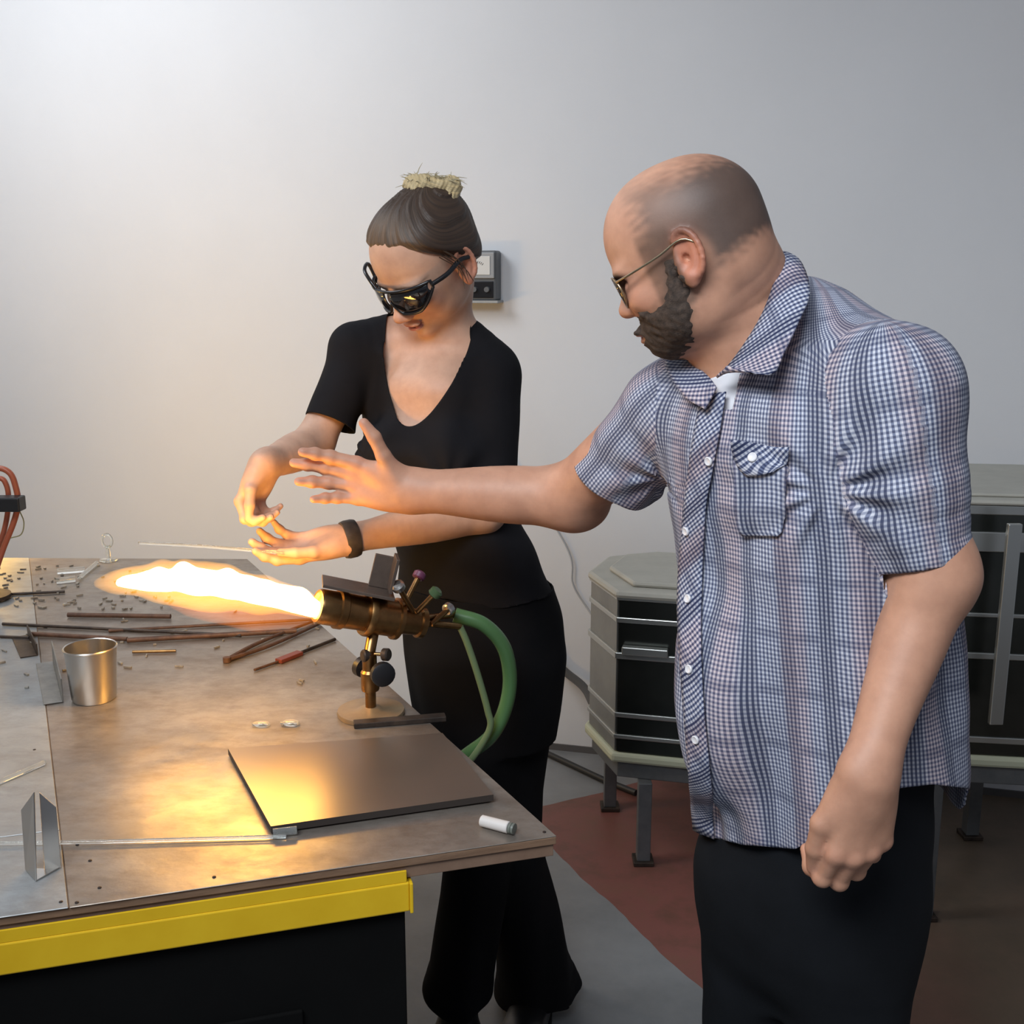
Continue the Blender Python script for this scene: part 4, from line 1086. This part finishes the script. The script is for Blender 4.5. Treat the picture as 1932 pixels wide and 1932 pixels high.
def tongs(name, a, b_, m, label, gap=.012):
    A, Bq = on(*a, .005), on(*b_, .005); d = unit(Bq - A); s = np.array([-d[1], d[0], 0]); root = thing(name, label, 'tongs'); L = np.linalg.norm(Bq - A)
    for sg in (1, -1):
        pts = spline([A, A + d * L * .3 + s * sg * gap * 1.2, A + d * L * .7 + s * sg * gap, Bq + s * sg * gap * .35], 14)
        bm = bmesh.new(); rr = np.linspace(.0045, .0022, 15); tube(bm, pts, rr, 8); bm_obj('arm', bm, m, root, True)
    lathe_obj('pivot', A + [0, 0, -.004], (0, 0, 1), [(0, 0), (0, .007), (.009, .007), (.010, .004), (.010, 0)], m, root, 14)
    rebase(root, A - [0, 0, .005]); return root
tongs('tongs', (428, 1245), (635, 1158), M_rust, 'rusty steel tongs lying open below the torch nozzle')
# square-bladed paddle with thin handle
pad = thing('shaping_paddle', 'dark red-brown shaping paddle lying between the tongs and the torch stand', 'paddle')
a_, b_ = on(525, 1248, .004), on(632, 1206, .004); d = unit(b_ - a_); s = np.array([-d[1], d[0], 0])
bm = bmesh.new(); q = [a_ - s * .008, a_ + d * .055 - s * .008, a_ + d * .055 + s * .008, a_ + s * .008]; prism(bm, [x[:2] for x in q], TZ + .0008, TZ + .008); bm_obj('blade', bm, mat('red_oxide', (.16, .035, .02), .5), pad, bevel=.001)
tube_obj('handle', [a_ + d * .052, b_], .0032, M_dark, pad); rebase(pad, a_ - [0, 0, .004])
st = tag(tube_obj('brass_rod', [on(250, 1230, .0038), on(332, 1228, .0038)], .003, M_bras), 'short polished brass rod right of the cup', 'rod')
# flat strip by the stand
bm = bmesh.new(); a_, b_ = on(668, 1376, 0), on(842, 1362, 0); d = unit(b_ - a_); s = np.array([-d[1], d[0], 0]); prism(bm, [(a_)[:2], (b_)[:2], (b_ + s * .018)[:2], (a_ + s * .018)[:2]], TZ + .0004, TZ + .0085)
tag(bm_obj('steel_strip', bm, M_dark, bevel=.001), 'flat dark steel strip between the torch base and the marver plate', 'strip')
# marker pen
mk = thing('marker_pen', 'short white capped marker near the right corner of the table', 'marker')
a_, b_ = on(908, 1548, .0078), on(985, 1568, .0078); d = unit(b_ - a_)
lathe_obj('barrel', a_, d, [(0, 0), (0, .0062), (.001, .0072), (.038, .0075), (.039, .0068), (.040, 0)], mat('white_plastic', (.62, .58, .55), .35), mk, 20)
lathe_obj('cap', a_ + d * .040, d, [(0, 0), (0, .0068), (.003, .0070), (.0035, .0060), (.0042, .0070), (.007, .0068), (.008, 0)], mat('grey_plastic', (.13, .14, .12), .4), mk, 20)
rebase(mk, a_ - [0, 0, .0078])
# glass rods and offcuts
tag(tube_obj('glass_rod', [on(-60, 1592, .0035), on(200, 1588, .0035), on(540, 1578, .0035)], .0024, M_glass), 'long thin clear glass rod along the front of the table', 'glass rod')
tag(tube_obj('glass_rod', [on(-40, 1492, .0048), on(85, 1438, .0048)], .0036, M_glass), 'clear glass rod at the left edge behind the rod rest', 'glass rod')
tag(tube_obj('glass_tube', [on(515, 1571, .0064), on(560, 1566, .0064)], .0050, M_glass), 'clear glass stub against the front edge of the marver plate', 'glass')
tag(tube_obj('glass_tube', [on(150, 1400, .0052), on(420, 1402, .0052)], .0001 if False else .0030, M_glass), 'clear glass rod lying in front of the cup', 'glass rod') if False else None
r5 = np.random.RandomState(5)
for i, (a, b_, r, lb) in enumerate((((108, 1078), (160, 1074), .007, 'clear glass tube, upper of the pair left of the flame'), ((106, 1096), (142, 1092), .007, 'clear glass tube, lower of the pair left of the flame'), ((150, 1090), (182, 1062), .005, 'tilted glass offcut touching the flame tip'))):
    o = tube_obj('glass_tube', [on(*a, r + .001), on(*b_, r + .001)], r, M_glass); tag(o, lb, 'glass')
def blob(name, px_, r, lb, stretch=(1, 1, 1)):
    B = Body(); p = on(*px_, r * stretch[2]); B.ell(p, np.array(stretch) * r, k=.004); B.ell(p + [r * .8, .1 * r, -.1 * r], np.array(stretch) * r * .7, k=.006)
    V, Q = B.mesh(.0018); V[:, 2] = np.maximum(V[:, 2], TZ + .0004); o = put(name, to_mesh(name, V, Q), M_glass); tag(o, lb, 'glass'); return o
blob('glass_lump', (490, 1366), .008, 'low clear glass drip on the middle of the table', (1.6, .8, .5)); blob('glass_lump', (545, 1364), .009, 'brightest clear glass drip beside the torch base', (1.5, .8, .5))
# clear goblet-like cluster at the back left
gl_ = thing('glass_figure', 'small clear glass piece with a looped top standing at the back left', 'glass')
p = on(205, 1058); lathe_obj('foot', p + [0, 0, .001], (0, 0, 1), [(0, 0), (0, .022), (.003, .021), (.006, .006), (.03, .004), (.036, .008), (.036, 0)], M_glass, gl_, 24)
tube_obj('loop', [p + np.array([.012 * math.cos(a) + .0, 0, .050 + .016 * math.sin(a)]) for a in np.linspace(0, 2 * math.pi, 21)[:-1]], .0032, M_glass, gl_, 8, True)
rebase(gl_, p)
scr = speck('table_litter', (.16, .14, .12), (.42, .40, .35), 60, .5, .3)
bm = bmesh.new()
for i in range(130):
    px_ = (r5.uniform(-10, 330), r5.uniform(1068, 1150)) if i < 95 else (r5.uniform(0, 640), r5.uniform(1150, 1300)); p = on(*px_)
    L = r5.uniform(.004, .016); a = r5.uniform(0, 3.14); M = Matrix.Rotation(a, 3, 'Z'); box(bm, (p[0], p[1], TZ + .0022), (L, r5.uniform(.002, .005), .003), M)
o = bm_obj('glass_litter', bm, scr); o['kind'] = 'stuff'; tag(o, 'scattered slivers and crumbs over the back left of the table', 'litter')
# rod held over the flame
tp = whl['tips'][0]; a_ = W(262, 1024, 1.86)
mid = (whl['tips'][0] + whl['tips'][4]) / 2
tag(tube_obj('held_glass_rod', spline([a_, a_ * .5 + mid * .5 + [0, 0, .002], mid, mid + (mid - a_) * .12], 12), .0032, M_glass), 'clear glass rod pinched in her left hand above the flame', 'glass rod')

# ============================================================ torch on its stand
torch = thing('bench_torch', 'brass bench torch on a round-based stand with black clamp knobs', 'torch')
TY = 1.63; nz0 = W(598, 1143, 1.60); bk = W(800, 1176, 1.68); td = unit(bk - nz0)
def sc_(p, k): return [(h, r * k) for h, r in p]
lathe_obj('burner_head', nz0, td, sc_([(.004, 0), (.004, .012), (0, .0150), (0, .0185), (.004, .0200), (.030, .0200), (.032, .0225), (.042, .0225), (.044, .0205), (.078, .0200), (.080, .016)], 1.35), M_bras, torch, 32)
lathe_obj('mixing_barrel', nz0 + td * .078, td, sc_([(0, 0), (0, .0255), (.004, .0270), (.010, .0270), (.012, .0225), (.050, .0225), (.052, .0255), (.058, .0255), (.060, .018), (.092, .016), (.094, .019), (.102, .019), (.104, 0)], 1.3), M_bras, torch, 32)
bz = on(700, 1347); post_x = bz
colp = W(702, 1200, TY)
lathe_obj('base', bz + [0, 0, .0006], (0, 0, 1), [(0, 0), (0, .052), (.003, .053), (.007, .052), (.008, .020), (.012, .014), (.012, 0)], speck('stained_base', (.36, .27, .16), (.26, .19, .12), 20, .4, .6), torch, 40)
lathe_obj('post', bz + [0, 0, .010], (0, 0, 1), [(0, 0), (0, .0085), (.095, .0085), (.095, 0)], M_bras, torch, 20)
lathe_obj('post_collar', bz + [0, 0, .040], (0, 0, 1), [(0, 0), (0, .0135), (.004, .0145), (.030, .0145), (.034, .0115), (.060, .0115), (.060, 0)], M_bras, torch, 24)
for px_, Y_, ax_, r_, L_ in (((722, 1272), 1.60, (.45, -1, 0), .019, .014), ((682, 1258), 1.66, (-.7, .6, .1), .016, .014), ((690, 1237), 1.62, (-.8, -.5, .1), .010, .012), ((728, 1235), 1.62, (.9, -.4, .1), .010, .012)):
    p = W(*px_, Y_); ax_ = unit(ax_); k = lathe_obj('clamp_knob', p - ax_ * L_ / 2, ax_, [(0, 0), (0, r_ * .7), (.002, r_), (L_ - .002, r_), (L_, r_ * .8), (L_, 0)], M_blackrub if r_ > .012 else M_dark, torch, 18)
    tube_obj('screw', [p, np.array([bz[0], bz[1], p[2]])], .003, M_bras, torch, 8)
# cradle holding barrel
sa = nz0 + td * .093; bm = bmesh.new(); tube(bm, [sa - td * .011, sa + td * .011], [.031, .031], 24); bm_obj('clamp_ring', bm, M_bras, torch, True)
tube_obj('clamp_stem', [sa - [0, 0, .028], np.array([bz[0], bz[1], TZ + .10])], .009, M_bras, torch, 12)
# valves and hose tails at the back
bkc = nz0 + td * .180
for i, (px_, Y_, m) in enumerate((((790, 1088), 1.70, mat('plum_knob', (.12, .03, .07), .4)), ((820, 1120), 1.66, mat('green_knob', (.05, .09, .035), .45)), ((752, 1108), 1.62, M_steel), ((845, 1150), 1.72, M_steel))):
    e0 = nz0 + td * (.135 + .02 * i); p = W(*px_, Y_); v_ = tube_obj('valve_stem', [e0, p], .0045, M_bras, torch, 10); d = unit(p - e0)
    kk = bmesh.new(); lathe(kk, p - d * .004, d, [(0, 0), (0, .008), (.002, .0105), (.010, .0105), (.013, .007), (.013, 0)], 14); bm_obj('valve_knob', kk, m, v_, True)
hose_a = W(868, 1182, 1.74); hose_b = W(858, 1160, 1.76)
tube_obj('hose_tail', [bkc, hose_a], .0055, M_bras, torch, 12); tube_obj('hose_tail', [bkc + [0, 0, .008], hose_b], .0055, M_bras, torch, 12)
# shelf and upright graphite pad over the barrel
sh_a, sh_b = W(608, 1096, 1.62), W(742, 1122, 1.64); d = unit(sh_b - sh_a); s = unit(np.array([-d[1], d[0], 0])); up = np.cross(d, s)
if up[2] < 0: up = -up
def slab(name, cpt, L, wdt, t, m, R): 
    bm = bmesh.new(); box(bm, cpt, (L, wdt, t), Matrix([[R[j][i] for j in range(3)] for i in range(3)])); return bm_obj(name, bm, m, torch, bevel=.0008)
M_graph = speck('graphite', (.075, .055, .045), (.13, .095, .075), 18, .42, .35)
slab('tool_shelf', (sh_a + sh_b) / 2, np.linalg.norm(sh_b - sh_a), .060, .005, M_graph, (d, s, up))
slab('upright_pad', W(722, 1078, 1.655), .034, .006, .052, M_graph, (d, s, up))
slab('upright_pad_side', W(742, 1082, 1.635), .005, .045, .055, M_graph, (d, s, up)) 
tube_obj('shelf_bracket', [W(690, 1112, 1.64), sa + [0, 0, .028]], .005, M_bras, torch, 10)
rebase(torch, bz)
# hoses
M_hose = mat('green_hose', (.07, .15, .055), .32); M_hose2 = mat('pale_green_hose', (.14, .19, .09), .35)
h1 = spline([hose_b, W(912, 1178, 1.76), W(950, 1220, 1.77), W(962, 1280, 1.78), W(952, 1340, 1.78), W(925, 1390, 1.78), W(880, 1425, 1.80), W(810, 1480, 1.82), W(700, 1540, 1.83), W(560, 1600, 1.84)], 80)
tag(tube_obj('gas_hose', h1, .0125, M_hose, None, 16), 'thick glossy green hose looping down from the torch', 'hose')
h2 = spline([hose_a, W(882, 1215, 1.74), W(902, 1275, 1.745), W(920, 1340, 1.75), W(924, 1375, 1.752), W(895, 1425, 1.76), W(870, 1450, 1.77), W(835, 1480, 1.775)], 80)
tag(tube_obj('gas_hose', h2, .0058, M_hose2, None, 12), 'thin pale green hose hanging straighter inside the thick loop', 'hose')
# flame: white-hot core inside a thin glowing mantle
fl_ = thing('flame', 'long white and yellow torch flame blowing left from the nozzle', 'flame')
FY = lambda x: 1.60 + (598 - x) / 400 * .06
def fp(x, y): return W(x, y, FY(x))
def flame(k):
    B = Body()
    B.chain([fp(592, 1147), fp(545, 1130), fp(470, 1112), fp(400, 1100), fp(330, 1094), fp(265, 1096), fp(225, 1100)], np.array([.021, .029, .032, .034, .031, .021, .008]) * k, k=.012)
    for x, y, r in ((345, 1075, .018), (430, 1085, .018), (300, 1078, .014), (500, 1107, .020), (565, 1128, .017)): B.ell(fp(x, y), (r * k,) * 3, k=.014)
    return B
B = flame(.62); B.disp = lambda P: .0030 * nz(P, 110, 50); V, Q = B.mesh(.003)
M_core = mat('flame_core', (0, 0, 0), 1); bb = M_core.node_tree.nodes['Principled BSDF']; bb.inputs['Emission Color'].default_value = (1, .52, .095, 1); bb.inputs['Emission Strength'].default_value = 40
put('flame_core', to_mesh('flame_core', V, Q), M_core, fl_)
B = flame(.80); B.chain([fp(300, 1095), fp(225, 1098), fp(186, 1100)], [.028, .017, .008], k=.02); B.chain([fp(480, 1130), fp(380, 1122), fp(300, 1116)], [.016, .022, .010], k=.03)
B.disp = lambda P: .005 * nz(P, 75, 51); V, Q = B.mesh(.004)
M_man = bpy.data.materials.new('flame_mantle'); M_man.use_nodes = True; nt = M_man.node_tree; nt.nodes.remove(nt.nodes['Principled BSDF'])
em = nt.nodes.new('ShaderNodeEmission'); em.inputs[0].default_value = (1, .42, .03, 1); em.inputs[1].default_value = 22; nt.links.new(em.outputs[0], nt.nodes['Material Output'].inputs['Volume'])
put('flame_mantle', to_mesh('flame_mantle', V, Q), M_man, fl_)
B = Body(); B.chain([fp(600, 1150), fp(520, 1152), fp(400, 1130), fp(290, 1112)], [.018, .036, .036, .014], k=.03); B.disp = lambda P: .006 * nz(P, 60, 53); V, Q = B.mesh(.005)
M_man2 = M_man.copy(); M_man2.name = 'flame_haze'; M_man2.node_tree.nodes['Emission'].inputs[0].default_value = (1, .22, .0, 1); M_man2.node_tree.nodes['Emission'].inputs[1].default_value = 7
put('flame_haze', to_mesh('flame_haze', V, Q), M_man2, fl_)
rebase(fl_, nz0)

# ============================================================ second torch station at the left edge
M_redtube = mat('red_brown_hose', (.38, .10, .05), .4)
t2 = thing('second_torch', 'second torch rig at the left edge with looped red hoses and a black crossbar', 'torch'); Y2 = 2.25
tube_obj('hose', spline([W(-60, 905, Y2), W(-10, 884, Y2), W(18, 892, Y2), W(30, 920, Y2), W(34, 950, Y2), W(26, 985, Y2), W(8, 1030, Y2), W(-6, 1070, Y2)], 40), .0062, M_redtube, t2)
tube_obj('hose', spline([W(-60, 915, Y2 + .02), W(-5, 902, Y2 + .02), W(12, 915, Y2 + .02), W(16, 950, Y2 + .02), W(8, 1000, Y2 + .02), W(-12, 1055, Y2 + .02)], 40), .0055, M_redtube, t2)
bm = bmesh.new(); p = W(-30, 950, Y2 - .02); box(bm, p, (.16, .035, .030)); bm_obj('crossbar', bm, M_blackrub, t2, bevel=.003)
tube_obj('thin_wire', spline([W(36, 962, Y2), W(45, 985, Y2), W(40, 1008, Y2), W(20, 1015, Y2)], 16), .0012, mat('olive_wire', (.25, .24, .12), .5), t2)
pb = W(-45, 950, Y2); lathe_obj('post', (pb[0], pb[1], TZ + .001), (0, 0, 1), [(0.0035, 0), (.0035, .05), (.011, .05), (.013, .011), (pb[2] - TZ + .03, .011), (pb[2] - TZ + .03, 0)], M_dark, t2)
b0 = np.array([pb[0] - .02, Y2 + .02, pb[2] - .02]); bd_ = unit([-.50, .86, .04])
lathe_obj('burner_head', b0, bd_, [(0, 0), (0, .02), (.004, .024), (.34, .024), (.34, .018), (.338, 0)], M_bras, t2)
B = Body(); B.chain([b0 + bd_ * .350, b0 + bd_ * .42, b0 + bd_ * .54, b0 + bd_ * .70, b0 + bd_ * .80], [.014, .026, .034, .022, .006], k=.02); B.disp = lambda P: .003 * nz(P, 90, 61); V, Q = B.mesh(.006)
M_core2 = M_core.copy(); M_core2.name = 'second_flame'; M_core2.node_tree.nodes['Principled BSDF'].inputs['Emission Strength'].default_value = 62; M_core2.node_tree.nodes['Principled BSDF'].inputs['Emission Color'].default_value = (1, .56, .11, 1)
put('flame', to_mesh('flame', V, Q), M_core2, t2)
rebase(t2, (pb[0], pb[1], TZ))

# ============================================================ meter on the wall
def wallpt(x, y):
    r = ray(x, y); o = np.array([0, 0, EYE]); p0 = np.array([.105, 3.46, 0]); t = ((p0 - o) @ wn) / (r @ wn); return o + r * t
mt = thing('wall_meter', 'grey temperature meter box with a pale dial window mounted on the wall', 'meter')
mc = wallpt(906, 520); R3 = np.stack([wd, -wn, [0, 0, 1]])
def wbox(name, cx, cz, w_, h_, out0, out1, m, root, bev=.003, R=R3, org=None):
    org = mc if org is None else org
    bm = bmesh.new(); cpt = org + wd * cx + np.array([0, 0, cz]) + wn * (out0 + out1) / 2
    box(bm, cpt, (w_, out1 - out0, h_), Matrix([[R[j][i] for j in range(3)] for i in range(3)])); return bm_obj(name, bm, m, root, bevel=bev)
M_mbox = mat('meter_case', (.10, .105, .11), .45)
wbox('case', 0, 0, .135, .150, .001, .060, M_mbox, mt, .006); wbox('bezel', 0, .030, .125, .078, .060, .066, mat('bezel_grey', (.30, .31, .32), .4), mt)
wbox('dial', 0.0, .030, .100, .056, .066, .068, mat('dial_paper', (.62, .62, .60), .5), mt, .001)
for i in range(11):
    a = math.radians(-40 + 8 * i); c_ = mc + wd * (math.sin(a) * .042) + np.array([0, 0, .008 + math.cos(a) * .034]) + wn * .0685
    bm = bmesh.new(); Rm = R3.copy(); box(bm, c_, (.0012, .0008, .007), Matrix([[Rm[j][i2] for j in range(3)] for i2 in range(3)]) @ Matrix.Rotation(a, 3, 'Y')); bm_obj('dial_mark', bm, M_gun, mt)
tube_obj('needle', [mc + wn * .069 + np.array([0, 0, .008]), mc + wn * .069 + wd * -.018 + np.array([0, 0, .044])], .0008, M_gun, mt, 6)
wbox('lower_panel', 0, -.042, .118, .050, .060, .064, M_gun, mt); wbox('ledge', .0, -.079, .15, .008, .001, .070, mat('ledge_grey', (.32, .33, .33), .5), mt, .001)
for dx in (-.04, 0, .04): lathe_obj('knob', mc + wd * dx + np.array([0, 0, -.042]) + wn * .064, wn, [(0, 0), (0, .009), (.010, .008), (.010, 0)], M_mbox, mt, 14)
rebase(mt, mc)
cw = [mc + wn * .012 + wd * -.05 + [0, 0, -.083], wallpt(884, 600) + wn * .012, wallpt(900, 700) + wn * .010, wallpt(960, 850) + wn * .010, wallpt(1070, 1030) + wn * .010, wallpt(1082, 1100) + wn * .010, wallpt(1112, 1150) + wn * .010, wallpt(1150, 1200) + wn * .03]
tag(tube_obj('meter_cable', spline(cw, 60), .0028, mat('grey_cable', (.42, .43, .45), .5), None, 8), 'thin grey cable running from the meter down the wall to the kiln', 'cable')

# ============================================================ kilns
M_kst = speck('kiln_steel_dark_reflection', (.050, .055, .050), (.085, .088, .080), 5, .22, .9, bump=.05); M_band = mat('kiln_band', (.50, .51, .49), .30, .9); M_lid = speck('kiln_lid', (.36, .35, .31), (.42, .41, .36), 9, .8)  # kiln steel: dark reflection on the front facets painted into its base colour
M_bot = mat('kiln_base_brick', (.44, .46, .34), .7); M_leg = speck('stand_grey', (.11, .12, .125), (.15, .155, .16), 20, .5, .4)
M_side = speck('kiln_steel_pale_reflection', (.22, .22, .21), (.30, .30, .28), 5, .35, .7)  # same steel, paler to paint in the reflection on the side facets
def kiln(name, label, P1, ang, front, side, zs, bands, lid_h, leg_pts, chamfer=1.047, side_n=1, lidm=M_lid, th_=.008, bandm=M_band):
    root = thing(name, label, 'kiln'); fd = np.array([math.cos(ang), math.sin(ang), 0])
    pts = [np.array([P1[0], P1[1], 0.]) + fd * front, np.array([P1[0], P1[1], 0.])]
    a = ang + math.pi; n_ = 0
    dirs = [ang + math.pi - chamfer, ang + math.pi - 2 * chamfer if False else ang + math.pi / 2]
    pts.append(pts[-1] + side * np.array([math.cos(ang + math.pi - chamfer), math.sin(ang + math.pi - chamfer), 0]))
    pts.append(pts[-1] + side * .9 * np.array([math.cos(ang + math.pi / 2 - .15), math.sin(ang + math.pi / 2 - .15), 0]) * 1.0)
    cen = (pts[0] + pts[1]) / 2 + np.array([-fd[1], fd[0], 0]) * (side * .87 * 1.0 + side * .45)
    P = [pts[0], pts[1], pts[2], pts[3]]
    mirror = lambda p: p + 2 * fd * ((cen - p) @ fd)
    poly = [pts[1], pts[2], pts[3]]; bk_ = pts[3] + side * .6 * np.array([math.cos(ang + .6), math.sin(ang + .6), 0]); poly.append(bk_)
    full = poly + [mirror(p) for p in poly[::-1]]
    z0, z1 = zs
    c2 = sum(full) / len(full)
    def ring(k, za, zb, nm, m, bev=.003, off=0.):
        bm = bmesh.new(); q = [(c2 + (p - c2) * (1 + k / np.linalg.norm(p - c2)))[:2] for p in full]; prism(bm, q, za, zb); return bm_obj(nm, bm, m, root, bevel=bev)
    n = len(full)
    ring(-.012, z0, z1 - .001, 'firebrick_core', M_lid)
    for i in range(n):
        a_, b_ = full[i], full[(i + 1) % n]; d = unit(b_ - a_); o_ = np.array([d[1], -d[0], 0]); o_ = o_ if (a_ - c2) @ o_ > 0 else -o_
        bm = bmesh.new(); prism(bm, [(a_ + d * .004)[:2], (b_ - d * .004)[:2], (b_ - d * .004 - o_ * .006)[:2], (a_ + d * .004 - o_ * .006)[:2]], z0 + .002, z1 - .002)
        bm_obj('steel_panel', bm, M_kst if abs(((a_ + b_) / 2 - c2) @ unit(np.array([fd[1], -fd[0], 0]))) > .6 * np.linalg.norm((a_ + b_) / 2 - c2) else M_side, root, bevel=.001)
    for za, zb, k in bands: ring(k, za, zb, 'band', bandm, .002)
    ring(.010, z1 + .001, z1 + lid_h * .6, 'lid', lidm, .012); 
    ring(-.05, z1 + lid_h * .6, z1 + lid_h, 'lid_top', lidm, .02)
    ring(.012, z0 - .028, z0 - .001, 'floor_slab', M_bot, .008)
    ring(-.01, z0 - .075, z0 - .029, 'stand_ring', M_leg, .003)
    for lx, ly in leg_pts:
        bm = bmesh.new(); box(bm, (lx, ly, (z0 - .075) / 2 + .006), (.036, .036, z0 - .087)); l_ = bm_obj('leg', bm, M_leg, root, bevel=.002)
        bm = bmesh.new(); box(bm, (lx, ly, .0065), (.055, .055, .012)); bm_obj('foot', bm, M_dark, l_, bevel=.002)
    return root, full, c2
P1 = G(1205, 1630, 0); P1 = np.array([.275, 2.74, 0])
Zk = lambda y: W(1175, y, 2.74)[2]
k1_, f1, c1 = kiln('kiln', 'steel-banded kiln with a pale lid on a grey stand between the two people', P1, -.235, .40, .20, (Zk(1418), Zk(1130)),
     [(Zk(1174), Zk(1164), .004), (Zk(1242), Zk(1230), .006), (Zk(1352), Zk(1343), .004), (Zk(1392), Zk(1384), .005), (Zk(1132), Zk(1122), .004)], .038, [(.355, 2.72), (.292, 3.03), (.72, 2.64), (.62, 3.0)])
bm = bmesh.new(); fd = np.array([math.cos(-.235), math.sin(-.235), 0]); on1 = np.array([fd[1], -fd[0], 0]); cc = P1 + fd * .075 + on1 * .012; cc[2] = Zk(1222)
box(bm, cc, (.12, .022, .022), Matrix.Rotation(-.235, 3, 'Z')); bm_obj('hinge_plate', bm, M_band, k1_, bevel=.003)
rebase(k1_, (c1[0], c1[1], 0))
# crossed grey tube on the wall behind it
P2 = np.array([.98, 2.42, 0]); Z2 = lambda y, x=1850: W(x, y, 2.36)[2]
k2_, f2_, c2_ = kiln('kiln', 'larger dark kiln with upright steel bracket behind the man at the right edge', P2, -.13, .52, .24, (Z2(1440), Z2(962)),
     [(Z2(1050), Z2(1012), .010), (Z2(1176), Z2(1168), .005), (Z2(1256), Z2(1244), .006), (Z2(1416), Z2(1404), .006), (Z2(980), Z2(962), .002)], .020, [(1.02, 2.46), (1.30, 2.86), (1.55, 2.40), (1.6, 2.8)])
bm = bmesh.new(); a_, b_ = W(1910, 988, 2.31), W(1882, 1366, 2.31); cc = (a_ + b_) / 2; box(bm, cc, (.030, .014, np.linalg.norm(a_ - b_)), Matrix.Rotation(.0, 3, 'Y')); bm_obj('upright_bracket', bm, M_band, k2_, bevel=.002)
rebase(k2_, (c2_[0], c2_[1], 0))
# power cords
tag(tube_obj('power_cord', spline([wallpt(1030, 1195) + wn * .02, wallpt(1060, 1245) + wn * .05, W(1100, 1295, 3.2), W(1120, 1330, 3.02)], 20), .013, mat('dark_cord', (.035, .035, .035), .5), None, 12), 'thick dark cord slanting from behind the woman into the kiln', 'cord')
tag(tube_obj('floor_cord', [G(960, 1392, .012), G(1025, 1418, .012), G(1140, 1472, .012), G(1200, 1496, .012)], .010, mat('floor_cord_black', (.015, .015, .015), .5), None, 10), 'black cord lying along the foot of the wall', 'cord')
